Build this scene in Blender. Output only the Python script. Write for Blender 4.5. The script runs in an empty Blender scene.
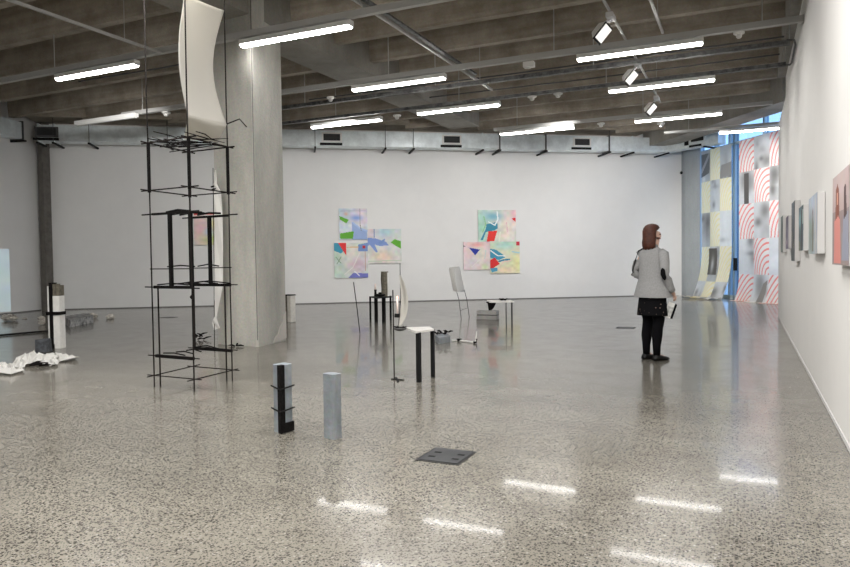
import bpy, bmesh, math, random
import numpy as np
from mathutils import Vector, Matrix
random.seed(7)
S = bpy.context.scene; COL = S.collection
PI = math.pi

# ------------------------------------------------------------------ camera
F, PIT, ROL, YAW, CH = 688.2, -0.03263, -0.01303, 0.43671, 1.25
fw = np.array([-math.sin(YAW)*math.cos(PIT), math.cos(YAW)*math.cos(PIT), math.sin(PIT)])
rt = np.array([math.cos(YAW), math.sin(YAW), 0.0]); up = np.cross(rt, fw)
r2 = rt*math.cos(ROL)+up*math.sin(ROL); u2 = -rt*math.sin(ROL)+up*math.cos(ROL)
O3 = np.array([0, 0, CH])
cam = bpy.data.cameras.new('camera'); camo = bpy.data.objects.new('camera', cam); COL.objects.link(camo)
cam.sensor_width = 36; cam.lens = 36*F/850; cam.clip_end = 200
camo.matrix_world = Matrix(((r2[0], u2[0], -fw[0], 0), (r2[1], u2[1], -fw[1], 0), (r2[2], u2[2], -fw[2], CH), (0, 0, 0, 1)))
S.camera = camo
def ray(x, y): return fw+r2*(x-425)/F-u2*(y-283.5)/F
def G(x, y, z=0.0):                     # point at height z that shows at pixel x, y
    d = ray(x, y); p = O3+d*(z-CH)/d[2]; return Vector(p)
def W(x, y, P, n):                      # point on the plane through P with normal n
    d = ray(x, y); n = np.array(n, float); return Vector(O3+d*(np.dot(np.array(P)-O3, n)/np.dot(d, n)))
def FP(x, y, P): return W(x, y, P, (fw[0], fw[1], 0))      # plane facing the view through P
def ZA(P, py):
    lo, hi = -1.0, 9.0
    for _ in range(40):
        m = (lo+hi)/2; v = np.array([P[0], P[1], m])-O3
        if 283.5-F*(v@u2)/(v@fw) > py: lo = m
        else: hi = m
    return m

# ------------------------------------------------------------------ materials
def nt(name):
    m = bpy.data.materials.new(name); m.use_nodes = True
    return m, m.node_tree.nodes, m.node_tree.links, m.node_tree.nodes['Principled BSDF']
def mat(name, c, rough=.6, metal=0, spec=.5, var=0, vscale=8, bump=0, emit=0, trans=0, alt=None):
    m, N, L, B = nt(name)
    B.inputs['Base Color'].default_value = (*c, 1); B.inputs['Roughness'].default_value = rough
    B.inputs['Metallic'].default_value = metal; B.inputs['Specular IOR Level'].default_value = spec
    if var or bump or alt:
        tc = N.new('ShaderNodeTexCoord'); no = N.new('ShaderNodeTexNoise')
        no.inputs['Scale'].default_value = vscale; no.inputs['Detail'].default_value = 6; no.inputs['Roughness'].default_value = .65
        L.new(tc.outputs['Object'], no.inputs['Vector'])
        cr = N.new('ShaderNodeValToRGB'); L.new(no.outputs['Fac'], cr.inputs[0])
        a = alt or tuple(x*(1-var) for x in c); b = c if alt else tuple(min(1, x*(1+var)) for x in c)
        cr.color_ramp.elements[0].position = .35; cr.color_ramp.elements[1].position = .65
        cr.color_ramp.elements[0].color = (*a, 1); cr.color_ramp.elements[1].color = (*b, 1)
        L.new(cr.outputs[0], B.inputs['Base Color'])
        if bump:
            bp = N.new('ShaderNodeBump'); bp.inputs['Strength'].default_value = bump; bp.inputs['Distance'].default_value = .02
            L.new(no.outputs['Fac'], bp.inputs['Height']); L.new(bp.outputs[0], B.inputs['Normal'])
    if emit:
        B.inputs['Emission Color'].default_value = (*c, 1); B.inputs['Emission Strength'].default_value = emit
    return m
def concrete(name, c1, c2, board=0, streak=1.0, rough=.8):
    m, N, L, B = nt(name); B.inputs['Roughness'].default_value = rough
    tc = N.new('ShaderNodeTexCoord')
    mp = N.new('ShaderNodeMapping'); mp.inputs['Scale'].default_value = (1, 1, streak); L.new(tc.outputs['Object'], mp.inputs[0])
    a = N.new('ShaderNodeTexNoise'); a.inputs['Scale'].default_value = 1.6; a.inputs['Detail'].default_value = 9; a.inputs['Roughness'].default_value = .68
    L.new(mp.outputs[0], a.inputs['Vector'])
    cr = N.new('ShaderNodeValToRGB'); cr.color_ramp.elements[0].position = .3; cr.color_ramp.elements[1].position = .7
    cr.color_ramp.elements[0].color = (*c1, 1); cr.color_ramp.elements[1].color = (*c2, 1); L.new(a.outputs['Fac'], cr.inputs[0])
    b = N.new('ShaderNodeTexNoise'); b.inputs['Scale'].default_value = 28; b.inputs['Detail'].default_value = 4; L.new(tc.outputs['Object'], b.inputs['Vector'])
    mx = N.new('ShaderNodeMix'); mx.data_type = 'RGBA'; mx.blend_type = 'OVERLAY'; mx.inputs[0].default_value = .22
    L.new(cr.outputs[0], mx.inputs[6]); L.new(b.outputs['Color'], mx.inputs[7]); out = mx.outputs[2]
    hs = N.new('ShaderNodeHueSaturation'); hs.inputs['Saturation'].default_value = .8; L.new(out, hs.inputs['Color']); out = hs.outputs[0]
    if board:                                     # board marks left by the formwork
        w = N.new('ShaderNodeTexNoise'); mq = N.new('ShaderNodeMapping'); mq.inputs['Scale'].default_value = (.5, 3, 7); L.new(tc.outputs['Object'], mq.inputs[0]); w.inputs['Scale'].default_value = board; w.inputs['Detail'].default_value = 5; L.new(mq.outputs[0], w.inputs['Vector'])
        r = N.new('ShaderNodeValToRGB'); r.color_ramp.elements[0].color = (.5, .47, .42, 1); r.color_ramp.elements[0].position = .3; r.color_ramp.elements[1].position = .65
        L.new(w.outputs['Fac'], r.inputs[0])
        m2 = N.new('ShaderNodeMix'); m2.data_type = 'RGBA'; m2.blend_type = 'MULTIPLY'; m2.inputs[0].default_value = .55
        L.new(out, m2.inputs[6]); L.new(r.outputs[0], m2.inputs[7]); out = m2.outputs[2]
    L.new(out, B.inputs['Base Color'])
    bp = N.new('ShaderNodeBump'); bp.inputs['Strength'].default_value = .35; bp.inputs['Distance'].default_value = .02
    L.new(b.outputs['Fac'], bp.inputs['Height']); L.new(bp.outputs[0], B.inputs['Normal'])
    return m
def floor_mat():
    m, N, L, B = nt('polished_concrete')
    tc = N.new('ShaderNodeTexCoord'); src = tc.outputs['Object']
    def noise(s, d=5, r=.6):
        n = N.new('ShaderNodeTexNoise'); n.inputs['Scale'].default_value = s; n.inputs['Detail'].default_value = d; n.inputs['Roughness'].default_value = r
        L.new(src, n.inputs['Vector']); return n
    def ramp(i, p0, c0, p1, c1):
        r = N.new('ShaderNodeValToRGB'); r.color_ramp.elements[0].position = p0; r.color_ramp.elements[1].position = p1
        r.color_ramp.elements[0].color = (*c0, 1); r.color_ramp.elements[1].color = (*c1, 1); L.new(i, r.inputs[0]); return r.outputs[0]
    def mix(f, a, b, t='MIX'):
        x = N.new('ShaderNodeMix'); x.data_type = 'RGBA'; x.blend_type = t
        if isinstance(f, float): x.inputs[0].default_value = f
        else: L.new(f, x.inputs[0])
        for s, v in ((6, a), (7, b)):
            if isinstance(v, tuple): x.inputs[s].default_value = (*v, 1)
            else: L.new(v, x.inputs[s])
        return x.outputs[2]
    base = ramp(noise(.35, 8, .62).outputs['Fac'], .3, FL1, .7, FL2)
    base = mix(.3, base, ramp(noise(2.5, 6).outputs['Fac'], .3, (.35, .33, .3), .7, (.62, .6, .57)), 'OVERLAY')
    def chips(scale, lo, hi, thr):
        v = N.new('ShaderNodeTexVoronoi'); v.inputs['Scale'].default_value = scale; L.new(src, v.inputs['Vector'])
        sp = N.new('ShaderNodeSeparateColor'); L.new(v.outputs['Color'], sp.inputs[0])
        d = N.new('ShaderNodeMapRange'); d.inputs[1].default_value = .36; d.inputs[2].default_value = .46; d.inputs[3].default_value = 1; d.inputs[4].default_value = 0
        L.new(v.outputs['Distance'], d.inputs[0])
        t = N.new('ShaderNodeMath'); t.operation = 'GREATER_THAN'; t.inputs[1].default_value = thr; L.new(sp.outputs[0], t.inputs[0])
        k = N.new('ShaderNodeMath'); k.operation = 'MULTIPLY'; L.new(d.outputs[0], k.inputs[0]); L.new(t.outputs[0], k.inputs[1])
        return k.outputs[0]
    # the amount of exposed stone changes in patches
    patch = N.new('ShaderNodeMapRange'); patch.inputs[1].default_value = .35; patch.inputs[2].default_value = .62; patch.inputs[3].default_value = .72
    L.new(noise(.55, 4).outputs['Fac'], patch.inputs[0])
    def mul(a):
        k = N.new('ShaderNodeMath'); k.operation = 'MULTIPLY'; L.new(a, k.inputs[0]); L.new(patch.outputs[0], k.inputs[1]); return k.outputs[0]
    base = mix(mul(chips(64, 0, 0, .42)), base, (.028, .026, .024))
    base = mix(mul(chips(110, 0, 0, .38)), base, (.045, .042, .039))
    base = mix(chips(70, 0, 0, .92), base, (.32, .305, .275))
    # a brown stain left of the wall and fine trowel streaks
    mp = N.new('ShaderNodeMapping'); mp.inputs['Scale'].default_value = (.25, 2.2, 1); mp.inputs['Rotation'].default_value = (0, 0, .2); L.new(src, mp.inputs[0])
    st = N.new('ShaderNodeTexNoise'); st.inputs['Scale'].default_value = 1.3; st.inputs['Detail'].default_value = 6; L.new(mp.outputs[0], st.inputs['Vector'])
    base = mix(.25, base, ramp(st.outputs['Fac'], .35, (.38, .36, .33), .65, (.6, .59, .57)), 'OVERLAY')
    L.new(base, B.inputs['Base Color'])
    rr = N.new('ShaderNodeMapRange'); rr.inputs[1].default_value = .3; rr.inputs[2].default_value = .7; rr.inputs[3].default_value = .17; rr.inputs[4].default_value = .23
    L.new(noise(3, 5).outputs['Fac'], rr.inputs[0]); L.new(rr.outputs[0], B.inputs['Roughness'])
    B.inputs['IOR'].default_value = 1.5; B.inputs['Specular IOR Level'].default_value = .3; B.inputs['Coat Weight'].default_value = .3; B.inputs['Coat Roughness'].default_value = .05; B.inputs['Coat IOR'].default_value = 1.25
    bp = N.new('ShaderNodeBump'); bp.inputs['Strength'].default_value = .012; bp.inputs['Distance'].default_value = .01
    L.new(noise(6, 3).outputs['Fac'], bp.inputs['Height']); L.new(bp.outputs[0], B.inputs['Normal'])
    return m
def painted(name, rough=.6, trans=0.0):
    m, N, L, B = nt(name)
    a = N.new('ShaderNodeAttribute'); a.attribute_name = 'Col'; L.new(a.outputs['Color'], B.inputs['Base Color']); B.inputs['Roughness'].default_value = rough
    if trans:
        t = N.new('ShaderNodeBsdfTranslucent'); L.new(a.outputs['Color'], t.inputs[0]); mx = N.new('ShaderNodeMixShader'); mx.inputs[0].default_value = trans
        L.new(B.outputs[0], mx.inputs[1]); L.new(t.outputs[0], mx.inputs[2]); L.new(mx.outputs[0], N['Material Output'].inputs[0])
    return m
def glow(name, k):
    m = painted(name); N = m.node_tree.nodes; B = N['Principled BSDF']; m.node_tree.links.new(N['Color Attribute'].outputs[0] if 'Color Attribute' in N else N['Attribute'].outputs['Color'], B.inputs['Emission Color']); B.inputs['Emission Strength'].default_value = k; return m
def cloth(name, c, trans=.4):
    m, N, L, B = nt(name); B.inputs['Base Color'].default_value = (*c, 1); B.inputs['Roughness'].default_value = .9
    t = N.new('ShaderNodeBsdfTranslucent'); t.inputs[0].default_value = (*c, 1); mx = N.new('ShaderNodeMixShader'); mx.inputs[0].default_value = trans
    L.new(B.outputs[0], mx.inputs[1]); L.new(t.outputs[0], mx.inputs[2]); L.new(mx.outputs[0], N['Material Output'].inputs[0])
    return m
FL1, FL2 = (.175, .165, .142), (.268, .253, .22)
M = dict(
 floor=floor_mat(),
 white=mat('white_wall_paint', (.78, .775, .76), .75, var=.015, vscale=2),
 rightw=mat('right_wall_paint', (.74, .725, .70), .75, var=.015, vscale=2),
 gap=mat('shadow_gap_tone', (.16, .15, .145), .6),  # dark tone that paints the shadow gap at the wall feet
 ceil=concrete('raw_ceiling_concrete', (.25, .205, .15), (.50, .43, .335), board=1.3),
 beam=concrete('beam_concrete', (.22, .205, .17), (.34, .315, .27), streak=.5),
 col=concrete('column_concrete', (.33, .325, .285), (.56, .54, .475), streak=.3),
 colg=concrete('grey_column_concrete', (.30, .34, .36), (.42, .46, .48), streak=.35),
 patch=concrete('bare_plaster_patch', (.50, .47, .42), (.62, .58, .52)),
 steelc=mat('rusty_grey_steel', (.13, .12, .105), .7, var=.2, vscale=6),
 galv=mat('galvanised_sheet', (.80, .86, .88), .30, metal=.3, var=.14, vscale=3, bump=.5),
 gdark=mat('dark_flange_steel', (.10, .10, .10), .5, metal=.6),
 black=mat('black_steel', (.007, .007, .007), .6, spec=.2),
 grillm=mat('grille_black', (.02, .02, .02), .6),
 railm=mat('grey_painted_rail', (.46, .455, .44), .5, metal=.1),
 raild=mat('dark_tray_steel', (.15, .15, .15), .55, metal=.5, var=.5, vscale=9),
 fixt=mat('light_body', (.75, .75, .73), .5),
 lit=mat('lit_diffuser', (1, .98, .95), .5, emit=15),
 unlit=mat('unlit_diffuser', (.7, .7, .68), .5),
 plast=mat('white_plastic', (.8, .79, .76), .45),
 spotg=mat('spot_body', (.62, .62, .62), .4),
 char=mat('charred_wood', (.007, .006, .006), .85, spec=.12, var=.5, vscale=30, bump=.5),
 rust=mat('burnt_rod', (.014, .011, .010), .8, spec=.15, var=.4, vscale=25),
 sheet=cloth('off_white_fabric', (.64, .62, .57), .3),
 paper=cloth('thin_white_paper', (.82, .81, .78), .35),
 shell=mat('plaster_shell', (.72, .69, .63), .7, var=.15, vscale=6),
 blockm=concrete('cast_block', (.38, .40, .41), (.62, .63, .63)),
 block2=concrete('blue_grey_block', (.09, .115, .14), (.33, .36, .38), streak=.4),
 block3=concrete('weathered_block', (.26, .255, .24), (.44, .43, .41)),
 brown=mat('brown_bark_post', (.14, .125, .095), .8, var=.35, vscale=20, bump=.3),
 wax=mat('candle_wax', (.85, .72, .66), .5),
 flame=mat('candle_flame', (1, .35, .2), .5, emit=6),
 ledge=mat('white_board', (.74, .72, .69), .5),
 hatch=mat('floor_box_steel', (.06, .063, .067), .42, metal=.6, var=.15, vscale=12),
 hatchr=mat('floor_box_rim', (.02, .02, .02), .5, metal=.3),
 blueal=mat('blue_anodised_frame', (.42, .52, .58), .4, metal=.3),
 bluedk=mat('dark_blue_frame', (.20, .28, .34), .4, metal=.3),
 edge=mat('canvas_edge', (.62, .61, .60), .7),
 paint=painted('painted_canvas', .55), paintp=painted('printed_paper', .8, .55),
 skin=mat('skin', (.62, .40, .31), .5), hair=mat('auburn_hair', (.060, .013, .004), .6, var=.35, vscale=40, bump=.3),
 jacket=mat('light_grey_wool', (.31, .31, .31), .9, var=.1, vscale=60), darkf=mat('black_fabric', (.006, .006, .007), .9, spec=.1),
 tights=mat('black_tights', (.004, .004, .005), .9, spec=.1), leather=mat('black_leather', (.006, .006, .006), .45, spec=.3),
 outside=concrete('pavement', (.4, .4, .4), (.55, .55, .54)),
 ashy=mat('ash_and_plaster', (.86, .83, .76), .8, vscale=11, alt=(.30, .26, .22)), mott=mat('mottled_concrete', (.62, .62, .60), .8, vscale=9, alt=(.10, .10, .105)),
 wmark=mat('ash_white', (.78, .77, .74), .8, var=.06, vscale=18),
)
g, N, L, B = nt('clear_glass'); g.name = 'clear_glass'
N.remove(B); gl = N.new('ShaderNodeBsdfGlossy'); gl.inputs['Roughness'].default_value = .02; tr = N.new('ShaderNodeBsdfTransparent'); tr.inputs[0].default_value = (.52, .62, .73, 1)
mx = N.new('ShaderNodeMixShader'); mx.inputs[0].default_value = .06; L.new(tr.outputs[0], mx.inputs[1]); L.new(gl.outputs[0], mx.inputs[2]); L.new(mx.outputs[0], N['Material Output'].inputs[0])
M['glass'] = g
# skirt: black cloth with small pale flecks
m, N, L, B = nt('flecked_skirt'); v = N.new('ShaderNodeTexVoronoi'); v.inputs['Scale'].default_value = 26; tc = N.new('ShaderNodeTexCoord'); L.new(tc.outputs['Object'], v.inputs[0])
r = N.new('ShaderNodeValToRGB'); r.color_ramp.elements[0].color = (.26, .18, .15, 1); r.color_ramp.elements[0].position = .12; r.color_ramp.elements[1].color = (.006, .006, .007, 1); r.color_ramp.elements[1].position = .2
L.new(v.outputs['Distance'], r.inputs[0]); L.new(r.outputs[0], B.inputs['Base Color']); B.inputs['Roughness'].default_value = .9; B.inputs['Specular IOR Level'].default_value = .1; M['skirt'] = m

# ------------------------------------------------------------------ mesh builder
class MB:
    def __init__(s, o=(0, 0, 0)): s.v = []; s.f = []; s.o = Vector(o)
    def add(s, vs, fs):
        n = len(s.v); s.v += [Vector(p)-s.o for p in vs]; s.f += [tuple(n+i for i in f) for f in fs]; return s
    def hexa(s, p): return s.add(p, [(0, 3, 2, 1), (4, 5, 6, 7), (0, 1, 5, 4), (1, 2, 6, 5), (2, 3, 7, 6), (3, 0, 4, 7)])
    def box(s, x0, x1, y0, y1, z0, z1):
        return s.hexa([(x0, y0, z0), (x1, y0, z0), (x1, y1, z0), (x0, y1, z0), (x0, y0, z1), (x1, y0, z1), (x1, y1, z1), (x0, y1, z1)])
    def obox(s, P, t, n, a0, a1, b0, b1, z0, z1):    # box in the frame of a wall: t along it, n across it
        P = Vector(P); t = Vector(t); n = Vector(n); q = lambda a, b, z: P+t*a+n*b+Vector((0, 0, z))
        return s.hexa([q(a0, b0, z0), q(a1, b0, z0), q(a1, b1, z0), q(a0, b1, z0), q(a0, b0, z1), q(a1, b0, z1), q(a1, b1, z1), q(a0, b1, z1)])
    def prism(s, pts, z0, z1):
        n = len(pts); return s.add([(p[0], p[1], z0) for p in pts]+[(p[0], p[1], z1) for p in pts],
            [tuple(range(n))[::-1], tuple(range(n, 2*n))]+[(i, (i+1) % n, n+(i+1) % n, n+i) for i in range(n)])
    def path(s, pts, r, seg=8, cap=True):
        pts = [Vector(p) for p in pts]; rs = r if isinstance(r, (list, tuple)) else [r]*len(pts); rings = []
        vs = []; n = len(pts)
        for i, p in enumerate(pts):
            d = (pts[min(i+1, n-1)]-pts[max(i-1, 0)]).normalized()
            a = d.cross(Vector((0, 0, 1)) if abs(d.z) < .9 else Vector((1, 0, 0))).normalized(); b = d.cross(a)
            vs += [p+(a*math.cos(2*PI*k/seg)+b*math.sin(2*PI*k/seg))*rs[i] for k in range(seg)]
        fs = [(i*seg+k, i*seg+(k+1) % seg, (i+1)*seg+(k+1) % seg, (i+1)*seg+k) for i in range(n-1) for k in range(seg)]
        if cap: fs += [tuple(range(seg))[::-1], tuple(range((n-1)*seg, n*seg))]
        return s.add(vs, fs)
    def bar(s, p, q, w, h=None):                     # square bar between two points
        p = Vector(p); q = Vector(q); h = h or w; d = (q-p).normalized()
        a = d.cross(Vector((0, 0, 1)) if abs(d.z) < .9 else Vector((0, 1, 0))).normalized()*w/2; b = d.cross(a.normalized())*h/2
        return s.hexa([p-a-b, p+a-b, p+a+b, p-a+b, q-a-b, q+a-b, q+a+b, q-a+b])
    def loft(s, rings, seg=20, cap=True):            # rings: (cx, cy, cz, rx, ry)
        vs = []; n = len(rings)
        for c in rings: vs += [(c[0]+c[3]*math.cos(2*PI*k/seg), c[1]+c[4]*math.sin(2*PI*k/seg), c[2]) for k in range(seg)]
        fs = [(i*seg+k, i*seg+(k+1) % seg, (i+1)*seg+(k+1) % seg, (i+1)*seg+k) for i in range(n-1) for k in range(seg)]
        if cap: fs += [tuple(range(seg))[::-1], tuple(range((n-1)*seg, n*seg))]
        return s.add(vs, fs)
    def grid(s, fn, nu, nv):
        vs = [fn(i/nu, j/nv) for j in range(nv+1) for i in range(nu+1)]; w = nu+1
        return s.add(vs, [(j*w+i, j*w+i+1, (j+1)*w+i+1, (j+1)*w+i) for j in range(nv) for i in range(nu)])
    def build(s, name, m, parent=None, loc=None, smooth=False, thick=0, bevel=0, mats=None):
        me = bpy.data.meshes.new(name); me.from_pydata([tuple(p) for p in s.v], [], s.f); me.update()
        ob = bpy.data.objects.new(name, me); COL.objects.link(ob); ob.location = loc if loc is not None else (s.o if parent is None else (0, 0, 0))
        me.materials.append(M[m] if isinstance(m, str) else m)
        bm = bmesh.new(); bm.from_mesh(me); bmesh.ops.recalc_face_normals(bm, faces=bm.faces); bm.to_mesh(me); bm.free()
        if parent is not None: ob.parent = parent
        if smooth:
            for p in me.polygons: p.use_smooth = True
        if bevel:
            b = ob.modifiers.new('b', 'BEVEL'); b.width = bevel; b.segments = 2; b.limit_method = 'ANGLE'
        if thick:
            b = ob.modifiers.new('t', 'SOLIDIFY'); b.thickness = thick; b.offset = 0
        return ob
def tag(o, label=None, cat=None, group=None, kind=None):
    if label: o['label'] = label
    if cat: o['category'] = cat
    if group: o['group'] = group
    if kind: o['kind'] = kind
    return o
def thing(name, loc, label, cat, group=None, rz=0):
    o = bpy.data.objects.new(name, None); COL.objects.link(o); o.location = loc; o.rotation_euler = (0, 0, rz); o.empty_display_size = .1
    return tag(o, label, cat, group)
def struct(name, mb, m, **k): o = mb.build(name, m, **k); o['kind'] = 'structure'; return o
def copy_tree(o, parent=None):
    c = o.copy(); COL.objects.link(c); c.parent = parent
    for ch in list(o.children): copy_tree(ch, c)
    return c

# ------------------------------------------------------------------ room shell
XR = .604                                   # right wall face
t = Vector((.815, .579, 0)).normalized(); w = Vector((-.579, .815, 0)).normalized()    # along and out through the back wall
A = Vector((-16.358, 14.182, 0))            # a point at the foot of the back wall
K = A+t*-2.03                               # kink where the left wall begins
PW = Vector((-.3, 22.41, 0)); nw = t        # window line: its outward normal is t, it runs along -w
sW = (PW-A).dot(t)                          # back wall length from A to window line
C = A+t*sW
kd = Vector((.28, -.96, 0)).normalized()
KL = K+kd*18
ZC = 5.8
out = [KL, K, C, PW-w*4.6, Vector((2.6, 17.5, 0)), Vector((1.2, 14.0, 0)), Vector((.95, -5.2, 0)), Vector((KL.x, -5.2, 0))]
fl = MB().prism([KL+Vector((-.5, 0, 0)), K+Vector((-.6, .3, 0)), C+w*.5+t*.3, PW-w*4.8+t*.3, Vector((2.8, 14, 0)), Vector((2.8, -5.4, 0)), Vector((KL.x-.5, -5.4, 0))], -.2, 0)
struct('floor', fl, 'floor')
struct('wall_back', MB().obox(A, t, w, -2.03, sW-.02, 0, .25, 0, ZC), 'white')
struct('wall_left', MB().obox(K, kd, Vector((-kd.y, kd.x, 0))*-1, -.02, 18, 0, .25, 0, ZC), 'white')
struct('wall_right', MB().box(XR, XR+.28, -5.2, 15.95, 0, 3.97), 'rightw')
struct('wall_upper', MB().box(XR+.12, XR+.28, -5.2, 15.95, 3.97, ZC), 'rightw')
struct('wall_rear', MB().box(KL.x-.5, XR+.28, -5.4, -5.2, 0, ZC), 'white')
sw = MB(); p0 = PW-w*4.6
sw.bar(Vector((XR+.4, 15.3, ZC/2)), Vector((p0.x, p0.y, ZC/2)), .2, ZC); struct('wall_side', sw, 'white')
struct('shadow_strip_back', MB().obox(A, t, w, -2.0, sW-.9, -.01, 0, .002, .026), 'gap')  # dark strip colours in the shadow line under the back wall
struct('shadow_strip_left', MB().obox(K, kd, Vector((-kd.y, kd.x, 0))*-1, .05, 17.9, -.01, 0, .002, .026), 'gap')  # same painted shadow line along the left wall
struct('baseboard_right', MB().box(XR-.008, XR, -5, 15.94, .002, .035), 'edge')

# ceiling: cast slab with joists, girder and edge beams
cm = MB()
cm.prism([(KL.x-.6, -5.4), (K.x-.7, K.y+.4), (C.x, C.y+.6), (PW.x+3.2, PW.y-4.2), (3.0, 14), (3.0, -5.4)], ZC, ZC+.25)
y = 8.0-1.28*10
while y < 23:
    xr = min(XR, PW.x+(-1.76-(y-PW.y)*t.y)/t.x); xl = max(A.x+(.815*(y-A.y)+.9)/.579, KL.x-4.5+max(0, 0))
    xl = max(xl, K.x+(K.y-y)*.29) if y < K.y else xl
    if xl < xr-.4:
        wd, wt = .08, .13
        cm.hexa([(xl, y, 5.15), (xr, y, 5.15), (xr, y+2*wd, 5.15), (xl, y+2*wd, 5.15), (xl, y-(wt-wd), ZC+.05), (xr, y-(wt-wd), ZC+.05), (xr, y+wd+wt, ZC+.05), (xl, y+wd+wt, ZC+.05)])
    y += 1.28
struct('ceiling', cm, 'ceil')
struct('trim_2', MB().box(-7.5, -6.65, -5.2, 17.9, 4.92, ZC), 'beam')
struct('trim_3', MB().obox(PW, w, nw, -4.3, 2.2, -1.76, -1.0, 4.8, ZC), 'beam')
struct('trim_4', MB().obox(A, t, w, -2.0, sW-1.8, -1.0, 0, 5.24, ZC), 'ceil')
struct('trim_5', MB().box(XR-.02, XR+.3, -5.2, 15.95, 4.9, ZC), 'beam')

# big concrete column
cb = Vector((-7.03, 8.66, 0))
cc = MB(cb); P1, P2, P3 = Vector((-6.60, 8.217, 0)), Vector((-6.72, 9.10, 0)), Vector((-7.46, 8.30, 0)); P4 = P2+P3-P1
def chamfer(ps, c):
    o = []; n = len(ps)
    for i in range(n):
        a, b, d = ps[i-1], ps[i], ps[(i+1) % n]; o += [b+(a-b).normalized()*c, b+(d-b).normalized()*c]
    return o
cc.prism(chamfer([P1, P2, P4, P3], .03), 0, ZC-.02)
col = struct('concrete_column', cc, 'col')
d12 = (P2-P1).normalized(); o12 = Vector((d12.y, -d12.x, 0))
pm = MB(cb); pp = [P1+d12*a+Vector((0, 0, z)) for a, z in ((.45, .012), (.52, .10), (.60, .13), (.66, .24), (.76, .30), (.80, .42), (.865, .47), (.865, .04), (.7, .02))]
n = len(pp); pm.add([p+o12*.006 for p in pp]+[p-o12*.01 for p in pp], [tuple(range(n))]+[(i, (i+1) % n, n+(i+1) % n, n+i) for i in range(n)])
pm.build('plaster_patch', 'patch', col, loc=(0, 0, 0))
jm = MB(cb); jm.path([P1+o12*.0-d12*.008+Vector((0, 0, z)) for z in (.1, 1.2, 2.5, 5.75)], .005, 6)
jm.build('corner_seam', 'gdark', col, loc=(0, 0, 0))
# grey column in the far corner
g0 = A+t*(sW-1.63)
ga, gb = G(685, 295.6), G(700, 296.6); gd = Vector((fw[0], fw[1], 0))*.45
struct('grey_column', MB(ga).prism([ga, gb, gb+gd, ga+gd], 0, 5.3), 'colg')
sc = G(48.3, 310.6)
struct('steel_column', MB(sc).box(sc.x-.11, sc.x+.11, sc.y-.11, sc.y+.11, 0, 5.2), 'steelc')

# ------------------------------------------------------------------ window wall
ww = MB()
def winbar(s0, s1, z0, z1, m, name, parent, dd=.07): return MB(PW).obox(PW, -w, nw, s0, s1, -dd, dd, z0, z1).build(name, m, parent, loc=(0, 0, 0))
win = thing('window_1', PW, 'tall blue-framed glazed wall behind the hanging printed papers', 'window'); win['kind'] = 'structure'
sx = lambda px: (W(px, 250, PW, nw)-PW).dot(-w)
s765 = sx(765.5); s736 = sx(736); s731 = sx(731)
for s_ in (sx(702), sx(717), s731, s736, s765, s765+2.1):
    winbar(s_-.035 if abs(s_-s736) > .01 else s_-.05, s_+.035, 0, 5.5, 'blueal' if s_ != s736 else 'bluedk', 'mullion', win)
winbar(-2.3, 4.5, 4.55, 4.63, 'blueal', 'transom', win, .05); winbar(-2.3, 4.5, 0, .12, 'blueal', 'sill_rail', win); winbar(-2.3, 4.5, 5.45, ZC, 'blueal', 'head', win)
winbar(-2.3, 4.5, .12, 5.45, 'glass', 'pane', win, .006)
hd = MB(PW).obox(PW, -w, nw, s736+.1, s736+.2, -.16, -.09, .85, 1.22).build('door_handle', 'black', win, loc=(0, 0, 0))
struct('ground_outside', MB().box(-6, 30, 8, 60, -.4, -.21), 'outside')

# ------------------------------------------------------------------ painting helpers
class Canvas:
    def __init__(s, nx, ny, base):
        s.u, s.v = np.meshgrid((np.arange(nx)+.5)/nx, 1-(np.arange(ny)+.5)/ny)    # v up
        s.c = np.zeros((ny, nx, 3))+np.array(base); s.nx, s.ny = nx, ny; s.rng = np.random.RandomState(3)
    def blob(s, x, y, rx, ry, c, a=1.0):
        k = np.exp(-(((s.u-x)/rx)**2+((s.v-y)/ry)**2))*a; s.c = s.c*(1-k[..., None])+np.array(c)*k[..., None]; return s
    def poly(s, pts, c, a=1.0):
        ins = np.zeros(s.u.shape, bool); n = len(pts)
        for i in range(n):
            x1, y1 = pts[i]; x2, y2 = pts[(i+1) % n]
            cnd = ((y1 > s.v) != (y2 > s.v)); xi = (x2-x1)*(s.v-y1)/((y2-y1) or 1e-9)+x1; ins ^= cnd & (s.u < xi)
        s.c[ins] = s.c[ins]*(1-a)+np.array(c)*a; return s
    def line(s, pts, wd, c, a=1.0):
        d = np.full(s.u.shape, 9.0)
        for (x1, y1), (x2, y2) in zip(pts, pts[1:]):
            L2 = (x2-x1)**2+(y2-y1)**2+1e-9; k = np.clip(((s.u-x1)*(x2-x1)+(s.v-y1)*(y2-y1))/L2, 0, 1)
            d = np.minimum(d, np.hypot(s.u-x1-k*(x2-x1), s.v-y1-k*(y2-y1)))
        q = (d < wd/2)*a; s.c = s.c*(1-q[..., None])+np.array(c)*q[..., None]; return s
    def mottle(s, amt, cell=6):
        h = s.rng.rand(s.ny//cell+2, s.nx//cell+2, 1)-.5; h = h*.6+(s.rng.rand(s.ny//cell+2, s.nx//cell+2, 3)-.5)*.4; yy = np.linspace(0, h.shape[0]-1.001, s.ny); xx = np.linspace(0, h.shape[1]-1.001, s.nx)
        y0 = yy.astype(int); x0 = xx.astype(int); fy = (yy-y0)[:, None, None]; fx = (xx-x0)[None, :, None]
        s.c = np.clip(s.c+amt*((h[y0][:, x0]*(1-fx)+h[y0][:, x0+1]*fx)*(1-fy)+(h[y0+1][:, x0]*(1-fx)+h[y0+1][:, x0+1]*fx)*fy), 0, 1); return s
def lin(c): return np.where(c <= .04045, c/12.92, ((c+.055)/1.055)**2.4)
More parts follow.
